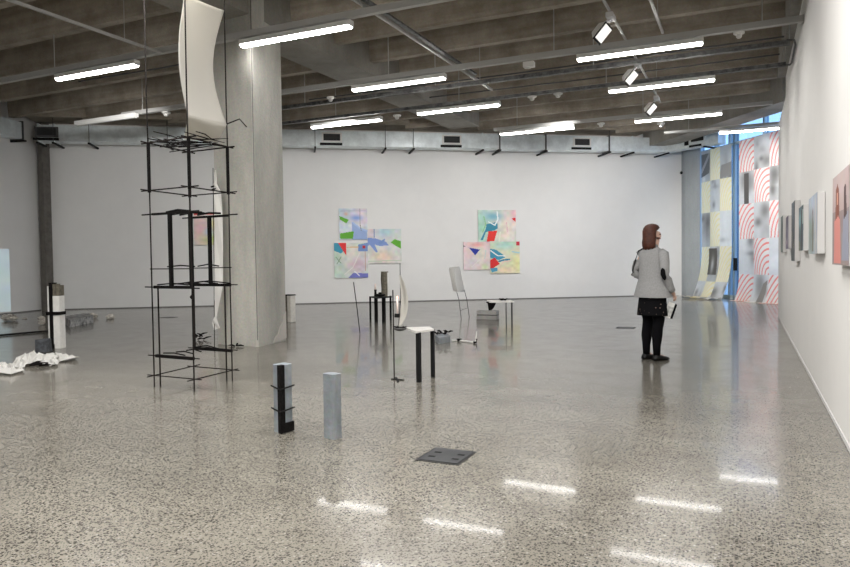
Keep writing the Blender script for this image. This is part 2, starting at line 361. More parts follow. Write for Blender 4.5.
def surface(name, cv, fn, m, parent=None, o=(0, 0, 0), thick=0, smooth=False):      # fn(u, v up) -> point
    nx, ny = cv.nx, cv.ny; mb = MB(o); mb.grid(lambda a, b: fn(a, 1-b), nx, ny)
    me = bpy.data.meshes.new(name); me.from_pydata([tuple(p) for p in mb.v], [], mb.f); me.update()
    at = me.color_attributes.new('Col', 'FLOAT_COLOR', 'CORNER'); cc_ = lin(np.clip(cv.c, 0, 1)).reshape(-1, 3)
    buf = np.ones((len(me.loops), 4), np.float32); buf[:, :3] = np.repeat(cc_, 4, axis=0); at.data.foreach_set('color', buf.ravel())
    me.materials.append(M[m]); ob = bpy.data.objects.new(name, me); COL.objects.link(ob)
    if smooth:
        for p in me.polygons: p.use_smooth = True
    if parent is not None: ob.parent = parent
    else: ob.location = o
    if thick: b = ob.modifiers.new('t', 'SOLIDIFY'); b.thickness = thick; b.offset = 0
    return ob
def hang(name, P, tx, nx_, s0, s1, z0, z1, cv, dp, label, cat, group=None):
    """canvas on a wall: P wall point, tx along the picture from its left, nx_ out of the wall"""
    P = Vector(P); tx = Vector(tx); nn = Vector(nx_); o = P+tx*((s0+s1)/2)+Vector((0, 0, z0))
    r = thing(name, o, label, cat, group)
    MB(o).obox(P, tx, nn, s0, s1, .004, dp, z0, z1).build('stretched_canvas', 'edge', r, loc=(0, 0, 0))
    surface('painted_face', cv, lambda u, v: P+tx*(s0+(s1-s0)*u)+nn*(dp+.0015)+Vector((0, 0, z0+(z1-z0)*v)), 'paint', r, o)
    return r
GRN, RED, BLU, TEAL, LIL = (.36, .68, .12), (.90, .16, .17), (.07, .17, .62), (.22, .60, .72), (.62, .70, .88)
g1 = 'pale abstract canvases in the left cluster'; g2 = 'pale abstract canvases in the right cluster'
a = Canvas(64, 76, (.80, .84, .86)); a.blob(.3, .9, .4, .2, (.72, .80, .84)).blob(.6, .75, .3, .3, (.86, .83, .90)).blob(.35, .35, .3, .2, (.86, .88, .92)).blob(.85, .8, .2, .4, (.90, .84, .88)).mottle(.16)
a.blob(.62, .70, .2, .08, (.50, .62, .86), .95).blob(.25, .82, .06, .05, (.92, .60, .45), .6).poly([(.45, .55), (.7, .40), (.99, .30), (.99, 0), (.45, .0)], (.56, .66, .86), .85).line([(.48, .55), (.75, .35), (1, .28)], .05, (.66, .76, .92))
a.line([(.74, 1), (.74, .5), (.78, .3)], .02, (.50, .48, .42)).poly([(.02, .76), (.35, .64), (.26, .52), (.03, .65)], GRN).poly([(.03, .20), (.04, .02), (.48, .02), (.52, .27)], GRN).line([(.05, .92), (.95, .93)], .015, (.6, .6, .7), .6)
hang('abstract_canvas', A, t, -w, 6.34, 7.20, 1.93, 2.87, a, .05, 'upright pale canvas with two green shapes, tallest of the left cluster on back wall', 'painting', g1)
b = Canvas(72, 66, (.85, .87, .86)); b.blob(.1, .9, .3, .3, (.88, .80, .80)).blob(.5, .2, .5, .2, (.93, .84, .76)).blob(.5, .9, .3, .15, (.70, .82, .87)).blob(.9, .5, .3, .4, (.84, .87, .85)).mottle(.14)
b.poly([(.0, .75), (.25, .72), (.55, .62), (.62, .52), (.35, .5), (.2, .55), (.3, .33), (.24, .32), (.05, .55), (0, .5)], (.50, .60, .83)).poly([(.3, .6), (.52, .72), (.5, .64), (.38, .54)], (.46, .58, .80)).line([(.2, 1), (.2, .75)], .03, (.45, .55, .72)).line([(.0, .06), (1, .08)], .03, (.72, .80, .68), .6)
b.poly([(.68, .60), (.8, .70), (.99, .64), (.99, .42), (.9, .46)], GRN)
hang('abstract_canvas', A, t, -w, 7.202, 8.24, 1.20, 2.25, b, .045, 'pale canvas with a blue branching form and green patch at right edge, left cluster', 'painting', g1)
c = Canvas(70, 74, (.83, .87, .84)); c.blob(.2, .6, .25, .4, (.75, .85, .78)).blob(.7, .4, .3, .25, (.86, .74, .80)).blob(.5, .75, .3, .3, (.90, .88, .84)).blob(.1, .1, .3, .1, (.80, .88, .82)).mottle(.14)
c.poly([(0, 1), (.12, 1), (.3, .78), (.2, .70), (0, .78)], TEAL).poly([(.12, 1), (.36, 1), (.36, .64), (.26, .78)], RED).poly([(.72, .95), (1, 1), (1, .76), (.72, .76)], (.45, .58, .80)).poly([(.84, .92), (.93, .92), (.93, .84), (.84, .84)], (.75, .12, .15))
c.poly([(.4, 0), (.55, .14), (1, .12), (1, 0)], (.46, .48, .78)).line([(.6, .18), (.74, .06)], .03, (.95, .95, .95)).line([(.38, .87), (.72, .88)], .025, (.86, .70, .45)).line([(.92, .75), (.92, .2)], .02, (.75, .55, .45)).line([(.05, .6), (.2, .42)], .02, (.45, .60, .45)).line([(.2, .6), (.08, .4)], .02, (.45, .60, .45)).line([(.75, .7), (.55, .3), (.3, .1)], .02, (.93, .93, .9))
hang('abstract_canvas', A, t, -w, 6.18, 7.2, .77, 1.83, c, .055, 'pale canvas with a red wedge on teal corner, bottom of the left cluster', 'painting', g1)
d = Canvas(80, 64, (.80, .86, .83)); d.blob(.1, .5, .2, .5, (.68, .84, .76)).blob(.8, .6, .3, .5, (.92, .86, .82)).blob(.95, .9, .1, .3, (.92, .76, .80)).blob(.7, .15, .3, .2, (.93, .88, .82)).mottle(.16)
d.blob(.4, .8, .22, .12, (.42, .68, .78), .8).poly([(.22, .55), (.5, .62), (.52, .42), (.42, .35), (.2, .3), (.12, .05), (.06, .05), (.2, .4)], (.20, .55, .66)).line([(.28, .62), (.44, .52), (.52, .7), (.5, .95)], .035, (.93, .96, .95)).line([(.15, .8), (.2, .55), (.12, .3)], .03, (.55, .78, .55), .8).poly([(.27, .33), (.5, .34), (.42, .02), (.22, .0)], (.92, .18, .14)).poly([(.88, .73), (.99, .76), (.99, .62)], (.86, .10, .12)).line([(.75, .6), (.77, .3)], .02, (.88, .66, .72), .8).line([(.55, .02), (.58, .3)], .04, (.92, .92, .85))
hang('abstract_canvas', A, t, -w, 10.68, 11.92, 1.835, 2.83, d, .05, 'wide pale canvas with teal brushwork above a red block, top of right cluster', 'painting', g2)
e = Canvas(64, 66, (.92, .82, .83)); e.blob(.3, .2, .3, .25, (.88, .84, .86)).blob(.8, .1, .15, .15, (.84, .90, .72)).blob(.6, .6, .3, .3, (.90, .88, .82)).blob(.5, .9, .25, .08, (.94, .70, .68)).mottle(.12)
e.poly([(.20, .80), (.62, .72), (.44, .52)], BLU).poly([(0, .88), (.09, .83), (.0, .83)], (.08, .08, .12)).line([(.85, .7), (.8, .4)], .03, (.80, .86, .84)).line([(.3, .1), (.6, .35)], .02, (.93, .93, .90))
hang('abstract_canvas', A, t, -w, 10.2, 11.055, .955, 1.83, e, .045, 'pink canvas with a dark blue triangle, left one of the right cluster', 'painting', g2)
f_ = Canvas(70, 72, (.88, .88, .76)); f_.blob(.5, .9, .4, .15, (.70, .86, .82)).blob(.9, .3, .2, .3, (.92, .90, .66)).blob(.5, .1, .3, .12, (.93, .86, .72)).mottle(.14)
f_.poly([(0, .78), (.2, .75), (.45, .58), (.5, .5), (.3, .42), (0, .5)], (.25, .60, .72)).line([(.02, .72), (.25, .56), (.5, .55)], .035, (.95, .95, .92)).line([(.3, .38), (.45, .42), (.65, .44)], .05, (.15, .50, .64)).line([(.3, .22), (.45, .36), (.7, .40)], .025, (.94, .80, .74)).poly([(0, .18), (.24, .18), (.24, .08), (.05, .03)], (.30, .60, .72)).poly([(.0, .42), (.16, .50), (.32, .30), (.08, .16), (0, .16)], (.88, .15, .16)).poly([(.88, 1), (1, 1), (1, .88), (.88, .88)], (.78, .16, .24)).line([(.75, .68), (.99, .64)], .04, (.66, .82, .86))
hang('abstract_canvas', A, t, -w, 11.06, 12.03, .83, 1.83, f_, .055, 'yellowish canvas with teal sweeps and red block at left edge, right cluster', 'painting', g2)
h_ = Canvas(50, 76, (.88, .84, .80)); h_.blob(.2, .5, .3, .4, (.94, .78, .80)).blob(.7, .2, .4, .2, (.78, .85, .50)).blob(.75, .65, .15, .15, (.88, .85, .50)).blob(.5, .4, .15, .15, (.78, .82, .90)).mottle(.12); h_.poly([(0, 1), (1, 1), (1, .96), (0, .93)], (.88, .25, .25))
hang('abstract_canvas', A, t, -w, 2.14, 2.95, 1.80, 2.74, h_, .05, 'pink and yellow canvas on back wall, seen through the rod tower', 'painting')
# projected picture on the left wall
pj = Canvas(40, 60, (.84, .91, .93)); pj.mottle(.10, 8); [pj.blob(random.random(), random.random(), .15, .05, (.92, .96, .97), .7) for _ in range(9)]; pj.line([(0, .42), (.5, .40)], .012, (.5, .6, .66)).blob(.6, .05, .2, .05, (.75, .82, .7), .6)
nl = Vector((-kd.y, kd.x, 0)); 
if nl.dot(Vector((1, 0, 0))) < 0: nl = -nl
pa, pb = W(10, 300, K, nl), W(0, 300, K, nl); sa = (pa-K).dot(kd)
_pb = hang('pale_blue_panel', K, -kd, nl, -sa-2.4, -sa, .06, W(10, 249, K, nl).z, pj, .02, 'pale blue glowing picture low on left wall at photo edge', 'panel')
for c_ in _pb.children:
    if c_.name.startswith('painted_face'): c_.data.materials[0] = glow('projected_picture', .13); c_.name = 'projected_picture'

# right wall canvases (X fixed, picture's left is the far end)
def rw(y0, y1, z0, z1, cv, label, dp=.06): return hang('small_canvas' if y1-y0 < 1.2 else 'portrait_canvas', (XR, 0, 0), (0, -1, 0), (-1, 0, 0), -y1, -y0, z0, z1, cv, dp, label, 'painting', 'canvases along the right wall')
q = Canvas(60, 60, (.70, .62, .61)); q.poly([(0, 0), (1, 0), (1, .58), (0, .60)], (.56, .50, .49)).blob(.5, .9, .6, .2, (.76, .68, .67)).mottle(.05)
q.poly([(.12, .02), (.55, .02), (.50, .50), (.30, .56), (.14, .50)], (.80, .50, .46)).poly([(.22, .84), (.32, .90), (.42, .82), (.46, .50), (.38, .55), (.28, .52), (.20, .50)], (.50, .26, .17)).poly([(.28, .80), (.36, .80), (.36, .66), (.29, .66)], (.80, .60, .52)).poly([(.62, .05), (.99, .05), (.95, .55), (.68, .52)], (.55, .56, .62)).poly([(.72, .82), (.82, .84), (.88, .52), (.72, .48)], (.28, .18, .17))
rw(4.68, 5.53, 1.19, 1.78, q, 'canvas of two women in coral and grey dresses, mauve background, at right frame edge')
q = Canvas(60, 50, (.66, .68, .72)); q.blob(.3, .3, .3, .4, (.56, .62, .58)).blob(.5, .9, .6, .2, (.74, .78, .84)).mottle(.12); q.poly([(.42, .05), (.6, .05), (.62, .5), (.5, .72), (.44, .5)], (.46, .45, .40)).line([(.8, 0), (.82, .9)], .05, (.80, .78, .75)).blob(.5, .72, .04, .05, (.4, .3, .25))
rw(6.67, 7.54, 1.27, 1.79, q, 'misty grey-green canvas on right wall, nearest of the five small works')
q = Canvas(50, 44, (.28, .36, .38)); q.blob(.3, .7, .25, .2, (.50, .66, .68)).mottle(.2); q.poly([(.5, 0), (.75, 0), (.7, .9), (.52, .9)], (.10, .12, .13)).poly([(.75, .6), (1, .6), (1, .9), (.78, .9)], (.62, .68, .66)).poly([(.0, .0), (.4, .0), (.3, .2), (0, .25)], (.42, .44, .36))
rw(8.23, 8.91, 1.31, 1.79, q, 'dark teal canvas on right wall, second of the small works from the near end')
q = Canvas(50, 60, (.20, .22, .24)); q.blob(.4, .85, .4, .2, (.34, .38, .42)).mottle(.12); q.line([(.1, .5), (.5, .2), (.9, .35)], .05, (.45, .44, .38))
rw(9.62, 10.3, 1.19, 1.94, q, 'tallest charcoal canvas on right wall, middle of the five small works')
q = Canvas(50, 40, (.42, .38, .46)); q.blob(.5, .8, .4, .2, (.30, .28, .34)).mottle(.12).blob(.4, .2, .3, .1, (.62, .56, .60))
rw(11.04, 11.73, 1.36, 1.83, q, 'muted purple canvas on right wall beyond the tall charcoal canvas')
q = Canvas(50, 50, (.40, .44, .42)); q.blob(.6, .6, .3, .3, (.22, .26, .26)).mottle(.12)
rw(12.65, 13.4, 1.32, 1.92, q, 'grey-green canvas on right wall, farthest small work next to the window')

# ------------------------------------------------------------------ hanging printed papers
def curtain_cv(warm, first):
    cv = Canvas(150, 470, (.93, .93, .92)); nx, ny = cv.nx, cv.ny; rows = [0, .19, .38, .59, .80, 1.0]; cols = [0, .33, .66, 1.0]
    rg = np.random.RandomState(5 if warm else 9); ar = (.95, .64, .61) if warm else (.97, .93, .76)
    for r_ in range(5):
        for c_ in range(3):
            y0, y1 = 1-rows[5-r_] if False else 1-rows[r_+1], 1-rows[r_]; x0, x1 = cols[c_], cols[c_+1]
            msk = (cv.u >= x0) & (cv.u < x1) & (cv.v >= y0) & (cv.v < y1)
            if (r_+c_+first) % 2 == 0:
                asp = (y1-y0)/(x1-x0)*2.9
                uu = (x1-cv.u)/(x1-x0); vv = (cv.v-y0)/(y1-y0)*asp; R_ = np.hypot(uu*1.1, vv*.62)
                k = (np.mod(R_*(5.2 if warm else 5.8), 1) < (.33 if warm else .36)) & msk
                cv.c[msk] = (.95, .94, .93) if warm else (.97, .95, .90); cv.c[k] = ar
            else:
                g0_ = rg.uniform(.82, .92); cv.c[msk] = g0_
                for _ in range(6):
                    x, y_ = rg.uniform(x0, x1), rg.uniform(y0, y1); kk = np.exp(-(((cv.u-x)/rg.uniform(.03, .12))**2+((cv.v-y_)/rg.uniform(.01, .06))**2))*msk*rg.uniform(.3, .8)
                    gg = rg.choice([.48, .62, .97]); cv.c = cv.c*(1-kk[..., None])+gg*kk[..., None]
    cv.c *= np.array([1.0, .99, .97] if warm else [1.0, 1.0, .985]); cv.mottle(.03); return cv
cvy, cvr = curtain_cv(False, 1), curtain_cv(True, 0)
# specific darker photographs the prints carry
cvy.poly([(.30, .24), (.62, .24), (.58, .40), (.28, .40)], (.50, .49, .47)).blob(.45, .30, .06, .05, (.85, .85, .83)).poly([(.0, .84), (.28, .86), (.3, .98), (.0, .98)], (.55, .56, .56)).line([(.02, .88), (.28, .97)], .03, (.75, .75, .75)).poly([(.66, .82), (1, .82), (1, .90), (.7, .89)], (.70, .69, .67))
cvr.poly([(.10, .62), (.20, .62), (.20, .80), (.10, .80)], (.45, .44, .43)).poly([(.5, .04), (.62, .0), (.64, .17), (.57, .15)], (.66, .64, .61))
c0, c1 = W(701, 150, PW-nw*.25, nw), W(731, 146, PW-nw*.25, nw); ztop = 4.55
s0_, s1_ = (c0-PW).dot(-w), (c1-PW).dot(-w); sk_ = lambda px: (W(px, 200, PW-nw*.28, nw)-PW).dot(-w)
def ycurt(u, v):
    L_ = (1-v)*5.05; zs = ztop-L_; off = -.25; s = s0_+(s1_-s0_)*u
    k = max(0, (1.5-max(zs, 0))/1.5); off -= .34*k**2.2; z = max(zs, 0)
    if zs < 0: off += zs*.95; z = .012+.05*abs(math.sin(zs*11+u*2))
    return PW-w*(s+.0)+nw*(off+.04*math.sin(u*7+1)*(.3+.7*(1-v)))+Vector((0, 0, z+.004))
tag(surface('printed_paper', cvy, ycurt, 'paintp', None, PW+nw*-.3, .002, True), 'hanging printed paper with yellow arcs and grey photos, curling onto floor', 'paper hanging', 'printed papers hung before the window')
s2_, s3_ = sk_(739), sk_(778)+.35
def rcurt(u, v):
    L_ = (1-v)*4.75; zs = ztop-L_; s = s2_+(s3_-s2_)*u; z = max(zs, 0); k = max(0, (.8-z)/.8); off = -.28-.14*k**2.5
    if zs < 0: off += zs*.95
    return PW-w*s+nw*(off+.05*math.sin(u*9)*(.4+.6*(1-v)))+Vector((0, 0, z+.006))
tag(surface('printed_paper', cvr, rcurt, 'paintp', None, PW+nw*-.3, .002, True), 'hanging printed paper with red arcs and grey photos, beside end of right wall', 'paper hanging', 'printed papers hung before the window')

# ------------------------------------------------------------------ duct along the back wall
dz0, dz1, db0, db1 = 4.62, 5.06, -.80, -.36
du = thing('air_duct', A+t*8+w*-.6+Vector((0, 0, dz0)), 'long galvanised air duct with black grilles hung along the back wall', 'air duct'); du0 = Vector(du.location)
fl_s = [-1.72, -1.33, -.43, 1.6, 3.6, 5.65, 7.69, 8.53, 10.64, 11.18, 12.65, 14.73, 15.51, 16.70]
seams = [-1.75]+fl_s[2:3]+[fl_s[3], 3.6, 5.65, 7.69, 10.64, 12.65, 14.73, 16.72]
for i, (a0, a1) in enumerate(zip(seams, seams[1:])):
    m_ = MB(du0); m_.obox(A, t, w, a0+.006, a1-.006, db0, db1, dz0, dz1); o_ = m_.build('duct_section', 'galv', du, loc=(0, 0, 0), bevel=.01)
for s_ in fl_s: MB(du0).obox(A, t, w, s_-.02, s_+.02, db0-.03, db1+.03, dz0-.03, dz1+.03).build('flange', 'galv' if int(s_*10) % 3 else 'gdark', du, loc=(0, 0, 0))
for s_ in fl_s: 
    MB(du0).obox(A, t, w, s_-.025, s_+.025, db0-.1, -.01, dz0-.075, dz0-.032).build('bracket', 'black', du, loc=(0, 0, 0))
    if int(s_*7) % 2: MB(du0).path([A+t*s_+w*(db0-.05)+Vector((0, 0, z)) for z in (dz0-.05, 5.3)], .008, 6).build('hanger_rod', 'gdark', du, loc=(0, 0, 0))
for s_ in (-1.5, 6.13, 9.69, 13.82):
    gr = MB(du0).obox(A, t, w, s_-.29, s_+.29, db0-.05, db0, dz0+.10, dz1-.06).build('grille_frame', 'plast' if s_ > 0 else 'gdark', du, loc=(0, 0, 0))
    g_ = MB(du0).obox(A, t, w, s_-.24, s_+.24, db0-.056, db0-.051, dz0+.15, dz1-.10)
    for k in range(6): z = dz0+.17+k*.032; g_.obox(A, t, w, s_-.24, s_+.24, db0-.064, db0-.056, z, z+.010)
    g_.build('grille', 'grillm', gr, loc=(0, 0, 0))
    MB(du0).obox(A, t, w, s_-.34, s_+.30, db0-.05, db0-.005, dz0+.02, dz0+.085).build('damper_slot', 'black', du, loc=(0, 0, 0))
Q0 = A+t*16.72+w*-.58; Q1 = W(722, 146, PW-nw*.3, nw); Q1.z = 0; tt = (Q1-Q0); lt = tt.length; tt.normalize(); tn = Vector((-tt.y, tt.x, 0))
MB(du0).obox(Q0, tt, tn, -.02, lt, -.2, .2, dz0, dz1).build('duct_section', 'galv', du, loc=(0, 0, 0), bevel=.01)
gs = (W(698.5, 143, Q0-tn*.2, tn)-Q0).dot(tt); gr = MB(du0).obox(Q0, tt, tn, gs-.28, gs+.26, -.25, -.2, dz0+.10, dz1-.06).build('grille_frame', 'galv', du, loc=(0, 0, 0)); MB(du0).obox(Q0, tt, tn, gs-.22, gs+.2, -.257, -.251, dz0+.15, dz1-.10).build('grille', 'grillm', gr, loc=(0, 0, 0))
MB(du0).obox(Q0, tt, tn, gs-.46, gs-.34, -.24, -.2, dz0+.08, dz1-.06).build('damper_handle', 'black', du, loc=(0, 0, 0)); MB(du0).obox(Q0, tt, tn, gs-.3, gs+.1, -.24, -.2, dz0+.0, dz0+.06).build('damper_slot', 'black', du, loc=(0, 0, 0))
ps = (W(706, 150, Q0-tn*.2, tn)-Q0).dot(tt); MB(du0).obox(Q0, tt, tn, ps-.03, ps+.03, -.3, 1.0, dz0-.075, dz0-.032).build('bracket', 'black', du, loc=(0, 0, 0))
# the duct along the left wall
dl = thing('air_duct', K+nl*.6+kd*4+Vector((0, 0, dz0)), 'galvanised air duct hung along the left wall at photo edge', 'air duct'); dl0 = Vector(dl.location)
MB(dl0).obox(K, kd, nl, .95, 11, .03, .36, dz0, dz1).build('duct_section', 'galv', dl, loc=(0, 0, 0), bevel=.01)
for s_ in (1.0, 2.6, 4.4): MB(dl0).obox(K, kd, nl, s_-.02, s_+.02, .01, .39, dz0-.03, dz1+.03).build('flange', 'gdark', dl, loc=(0, 0, 0)); MB(dl0).obox(K, kd, nl, s_-.025, s_+.025, .01, .46, dz0-.075, dz0-.032).build('bracket', 'black', dl, loc=(0, 0, 0))
# security camera
cp = W(680.5, 173, A, w); sc_ = thing('security_camera', cp, 'small black dome camera high on the back wall beside the grey column', 'camera')
MB(cp).path([cp, cp-w*.05], .05, 14).build('base', 'plast', sc_, loc=(0, 0, 0)); MB(cp).path([cp-w*.05, cp-w*.08, cp-w*.10, cp-w*.11], [.05, .045, .03, .01], 14).build('dome', 'black', sc_, loc=(0, 0, 0))

# ------------------------------------------------------------------ rails and battens
def rail(y, x0, x1, m, hh, label, z=4.50, wd=.045, grp='grey rails under the ceiling', hang_=3.0):
    r = thing('ceiling_rail', ((x0+x1)/2, y, z), label, 'rail', grp); o = Vector(r.location)
    MB(o).box(x0, x1, y-wd, y+wd, z, z+hh).build('channel', m, r, loc=(0, 0, 0))
    MB(o).box(x1-.01, x1+.005, y-wd-.004, y+wd+.004, z-.004, z+hh+.004).build('end_cap', m, r, loc=(0, 0, 0))
    x = x0+.6
    while x < x1:
        MB(o).path([(x, y, z+hh), (x, y, ZC)], .009, 6).build('hanger_rod', 'railm', r, loc=(0, 0, 0)); x += hang_
    return r
rail(8.02, -14.2, .715, 'railm', .085, 'grey steel rail nearest the viewer, crossing in front of the column')
rail(11.0, -12.4, .715, 'railm', .085, 'grey steel rail ending high on right wall, second from the viewer')
rail(12.15, -9.0, .60, 'raild', .07, 'dark perforated cable tray, nearer of the two between the light rails', z=4.52, grp='dark cable trays')
rail(13.35, -12.0, .60, 'raild', .06, 'dark cable tray, farther of the two, its battens just below it', z=4.49, grp='dark cable trays')
rail(16.55, -5.75, .50, 'railm', .075, 'grey steel rail beyond the cable trays, behind the last spotlight', z=4.49)
rail(19.1, -1.95, 1.5, 'railm', .06, 'farthest grey rail, closest to the window', z=4.49)
cdt = MB((.2, 12.7, 4.5)); cdt.path([(.56, 12.15, 4.60), (.67, 12.17, 4.59), (.69, 12.3, 4.55), (.69, 13.2, 4.5), (.67, 13.33, 4.5), (.56, 13.35, 4.52)], .016, 8)
tag(cdt.build('conduit_loop', 'raild', smooth=True), 'grey conduit looping between the two tray ends on right wall', 'conduit')
for y_, x0_, x1_, z_, lb in ((12.6, -8.6, .55, 4.78, 'thin dark conduit running between the two cable trays'), (14.3, -6.5, .55, 4.95, 'thin dark conduit just beyond the far cable tray'), (9.6, -12.0, -7.6, 4.9, 'thin dark conduit at upper left behind the nearest rail')):
    m_ = MB((x0_, y_, z_)); m_.path([(x0_, y_, z_), ((x0_+x1_)/2, y_, z_-.02), (x1_, y_, z_)], .016, 6); tag(m_.build('ceiling_conduit', 'gdark'), lb, 'conduit', 'thin dark conduits under the joists')
LEN = 1.84
def make_batten(m='lit'):
    r = thing('batten_light', (0, 0, 0), 'x', 'ceiling light', 'lit white battens under the rails')
    MB().box(-LEN/2, LEN/2, -.055, .055, .035, .10).build('housing', 'fixt', r)
    d_ = MB(); d_.hexa([(-LEN/2+.01, -.032, 0), (LEN/2-.01, -.032, 0), (LEN/2-.01, .032, 0), (-LEN/2+.01, .032, 0), (-LEN/2+.01, -.045, .035), (LEN/2-.01, -.045, .035), (LEN/2-.01, .045, .035), (-LEN/2+.01, .045, .035)])
    d_.build('diffuser', m, r)
    for s_ in (-1, 1): MB().box(s_*LEN/2-.008, s_*LEN/2+.008, -.056, .056, .02, .102).build('end_cap', 'plast', r)
    return r
bt = make_batten(); first = True
for x, y, lb in ((-9.62, 8.02, 'lit batten at far left, on nearest rail left of the rod tower'), (-5.70, 8.02, 'lit batten crossing the concrete column top, on the nearest rail'),
                 (-5.62, 11.0, 'lit batten right of the column, on the second rail under the girder'), (-1.50, 11.0, 'lit batten beside the second spotlight, on the second rail'),
                 (-8.26, 13.55, 'lit batten just above the duct right of the column, over the left painting cluster'), (-5.45, 13.4, 'lit batten over the middle of the duct, between painting clusters'),
                 (-1.43, 13.35, 'lit batten under the far cable tray near right wall'), (-4.66, 16.55, 'lit batten just above the duct over the right painting cluster'),
                 (-1.41, 16.55, 'lit batten below the farthest spotlight'), (.30, 19.1, 'lit batten nearest the window, disappearing behind the end of right wall')):
    o_ = bt if first else copy_tree(bt); first = False; o_.location = (x, y, 4.37); o_['label'] = lb
ub = make_batten('unlit'); ub.location = (-12.75, 10.85, 4.395); ub['label'] = 'unlit grey batten above the duct at far left'; ub['group'] = 'unlit battens'
# smoke detectors / sensors
def detector(x, y, label, r=.075):
    d_ = thing('smoke_detector', (x, y, 4.5), label, 'detector', 'white ceiling detectors')
    MB().loft([(0, 0, 0, r, r), (0, 0, -.025, r, r), (0, 0, -.035, r*.8, r*.8)], 18).build('base', 'plast', d_)
    MB().loft([(0, 0, -.035, r*.55, r*.55), (0, 0, -.075, r*.5, r*.5), (0, 0, -.09, r*.3, r*.3)], 14).build('sensor', 'plast', d_)
for px, py, lb in ((739, 32, 'white detector under the second rail near right wall'), (330.5, 97, 'white detector beside the concrete column, over the duct'), (529, 62, 'white box sensor under the second rail in the middle')):
    p = G(px, py, 4.5)
    if 'box' in lb:
        r = thing('box_sensor', p, lb, 'sensor'); MB().box(-.09, .09, -.06, .06, -.09, 0).build('case', 'plast', r, bevel=.01); MB().path([(0, 0, -.09), (0, 0, -.105)], .03, 12).build('lens', 'plast', r)
    else: detector(p.x, p.y, lb)
for px, py, lb in ((397, 116, 'white twin-head detector hanging left of the middle batten'), (532, 97, 'white disc detector under the far cable tray, left one'), (558, 94, 'white disc detector under the far cable tray, right one'), (166, 113, 'white disc detector left of the fabric sheet'), (601, 124, 'white box detector under the rail above the duct'), (661, 124, 'small white detector hanging below the far batten')):
    p = G(px, py, 4.48); detector(p.x, p.y, lb, .09)
# lighting tracks along the room
def track(x, y0, y1, z, m, label, r=.02, w2=0):
    o = thing('lighting_track', (x, (y0+y1)/2, z), label, 'track', 'tracks running towards the back wall'); q = Vector(o.location)
    MB(q).box(x-r, x+r, y0, y1, z-r, z+r).build('track_bar', m, o, loc=(0, 0, 0))
    if w2: MB(q).box(x+.06, x+.06+w2, y0, y1-1.2, z, z+.03).build('cable_channel', 'raild', o, loc=(0, 0, 0))
    for yy in (y0+1.5, y1-.7): MB(q).path([(x, yy, z+r), (x, yy, ZC)], .006, 6).build('hanger_rod', 'railm', o, loc=(0, 0, 0))
track(-1.69, 2.0, 15.8, 4.62, 'railm', 'track that carries the three white spotlights', .015)
track(-1.17, 3.0, 11.3, 4.72, 'railm', 'short thin track right of the spotlights', .018)
track(-4.62, 2.0, 13.2, 4.66, 'railm', 'double track passing over the middle of the room', .02, .07)
track(-8.15, 0, 8.0, 4.50, 'railm', 'thin track at top left ending near the rod tower', .018)
def spotlight(px, py, label):
    p = G(px, py, 4.50); p.x = -1.69; r = thing('spotlight', p, label, 'spotlight', 'white spotlights on the track')
    MB().box(-.05, .05, -.13, .13, .03, .10).build('adapter', 'spotg', r, bevel=.008)
    nn = Vector((.72, -.28, -.64)).normalized(); aa = Vector((0, 1, 0)); aa = (aa-nn*aa.dot(nn)).normalized(); bb = nn.cross(aa); c0_ = Vector((-.13, -.02, -.13))
    V = lambda x, y, z: c0_+aa*x+bb*y+nn*z
    MB().hexa([V(-.06, -.08, -.09), V(.06, -.08, -.09), V(.06, .08, -.09), V(-.06, .08, -.09), V(-.12, -.14, .03), V(.12, -.14, .03), V(.12, .14, .03), V(-.12, .14, .03)]).build('lamp_head', 'plast', r, bevel=.02)
    MB().hexa([V(-.115, -.135, .031), V(.115, -.135, .031), V(.115, .135, .031), V(-.115, .135, .031), V(-.115, -.135, .045), V(.115, -.135, .045), V(.115, .135, .045), V(-.115, .135, .045)]).build('dark_bezel', 'black', r)
    MB().hexa([V(-.10, -.105, .046), V(.10, -.105, .046), V(.10, .115, .046), V(-.10, .115, .046), V(-.09, -.10, .058), V(.09, -.10, .058), V(.09, .11, .058), V(-.09, .11, .058)]).build('lens', 'spotl', r)
    MB().bar((-.01, 0, .04), V(0, 0, -.06), .035).build('bracket', 'spotg', r)
M['spotl'] = mat('spot_lens', (.8, .79, .76), .5, emit=.45)
spotlight(603, 23, 'nearest and largest white spotlight on the track'); spotlight(633, 69, 'middle white spotlight on the track, just beyond the second rail'); spotlight(653, 102, 'farthest and smallest white spotlight on the track')

# ------------------------------------------------------------------ rod tower
Lc, Fc, Rc = G(154.5, 387), G(194.5, 391.5), G(232.5, 381); Bc = Lc+Rc-Fc; cen = (Lc+Rc)/2
tw = thing('rod_tower', cen, 'tall open tower of thin charred rods and burnt slats beside the concrete column', 'sculpture')
def tpart(mb, name, m, smooth=False): return mb.build(name, m, tw, loc=(0, 0, 0), smooth=smooth)
Z = {k: ZA(Lc, v) for k, v in dict(A=375.5, B=355.5, C=287, c2=269, D=214.5, E=190.5, F=143).items()}
up_ = lambda P, z: Vector((P.x, P.y, z))
for P in (Lc, Fc, Rc, Bc): 
    m_ = MB(cen); zz = [0, 1, 2, 3, 4.22]; m_.path([up_(P, z)+Vector((random.uniform(-.006, .006), random.uniform(-.006, .006), 0)) for z in zz], .007, 8); tpart(m_, 'corner_rod', 'rust')
    m_ = MB(cen); m_.path([up_(P, Z['E']-.02), up_(P, Z['F'])], .017, 8); tpart(m_, 'burnt_sleeve', 'char')
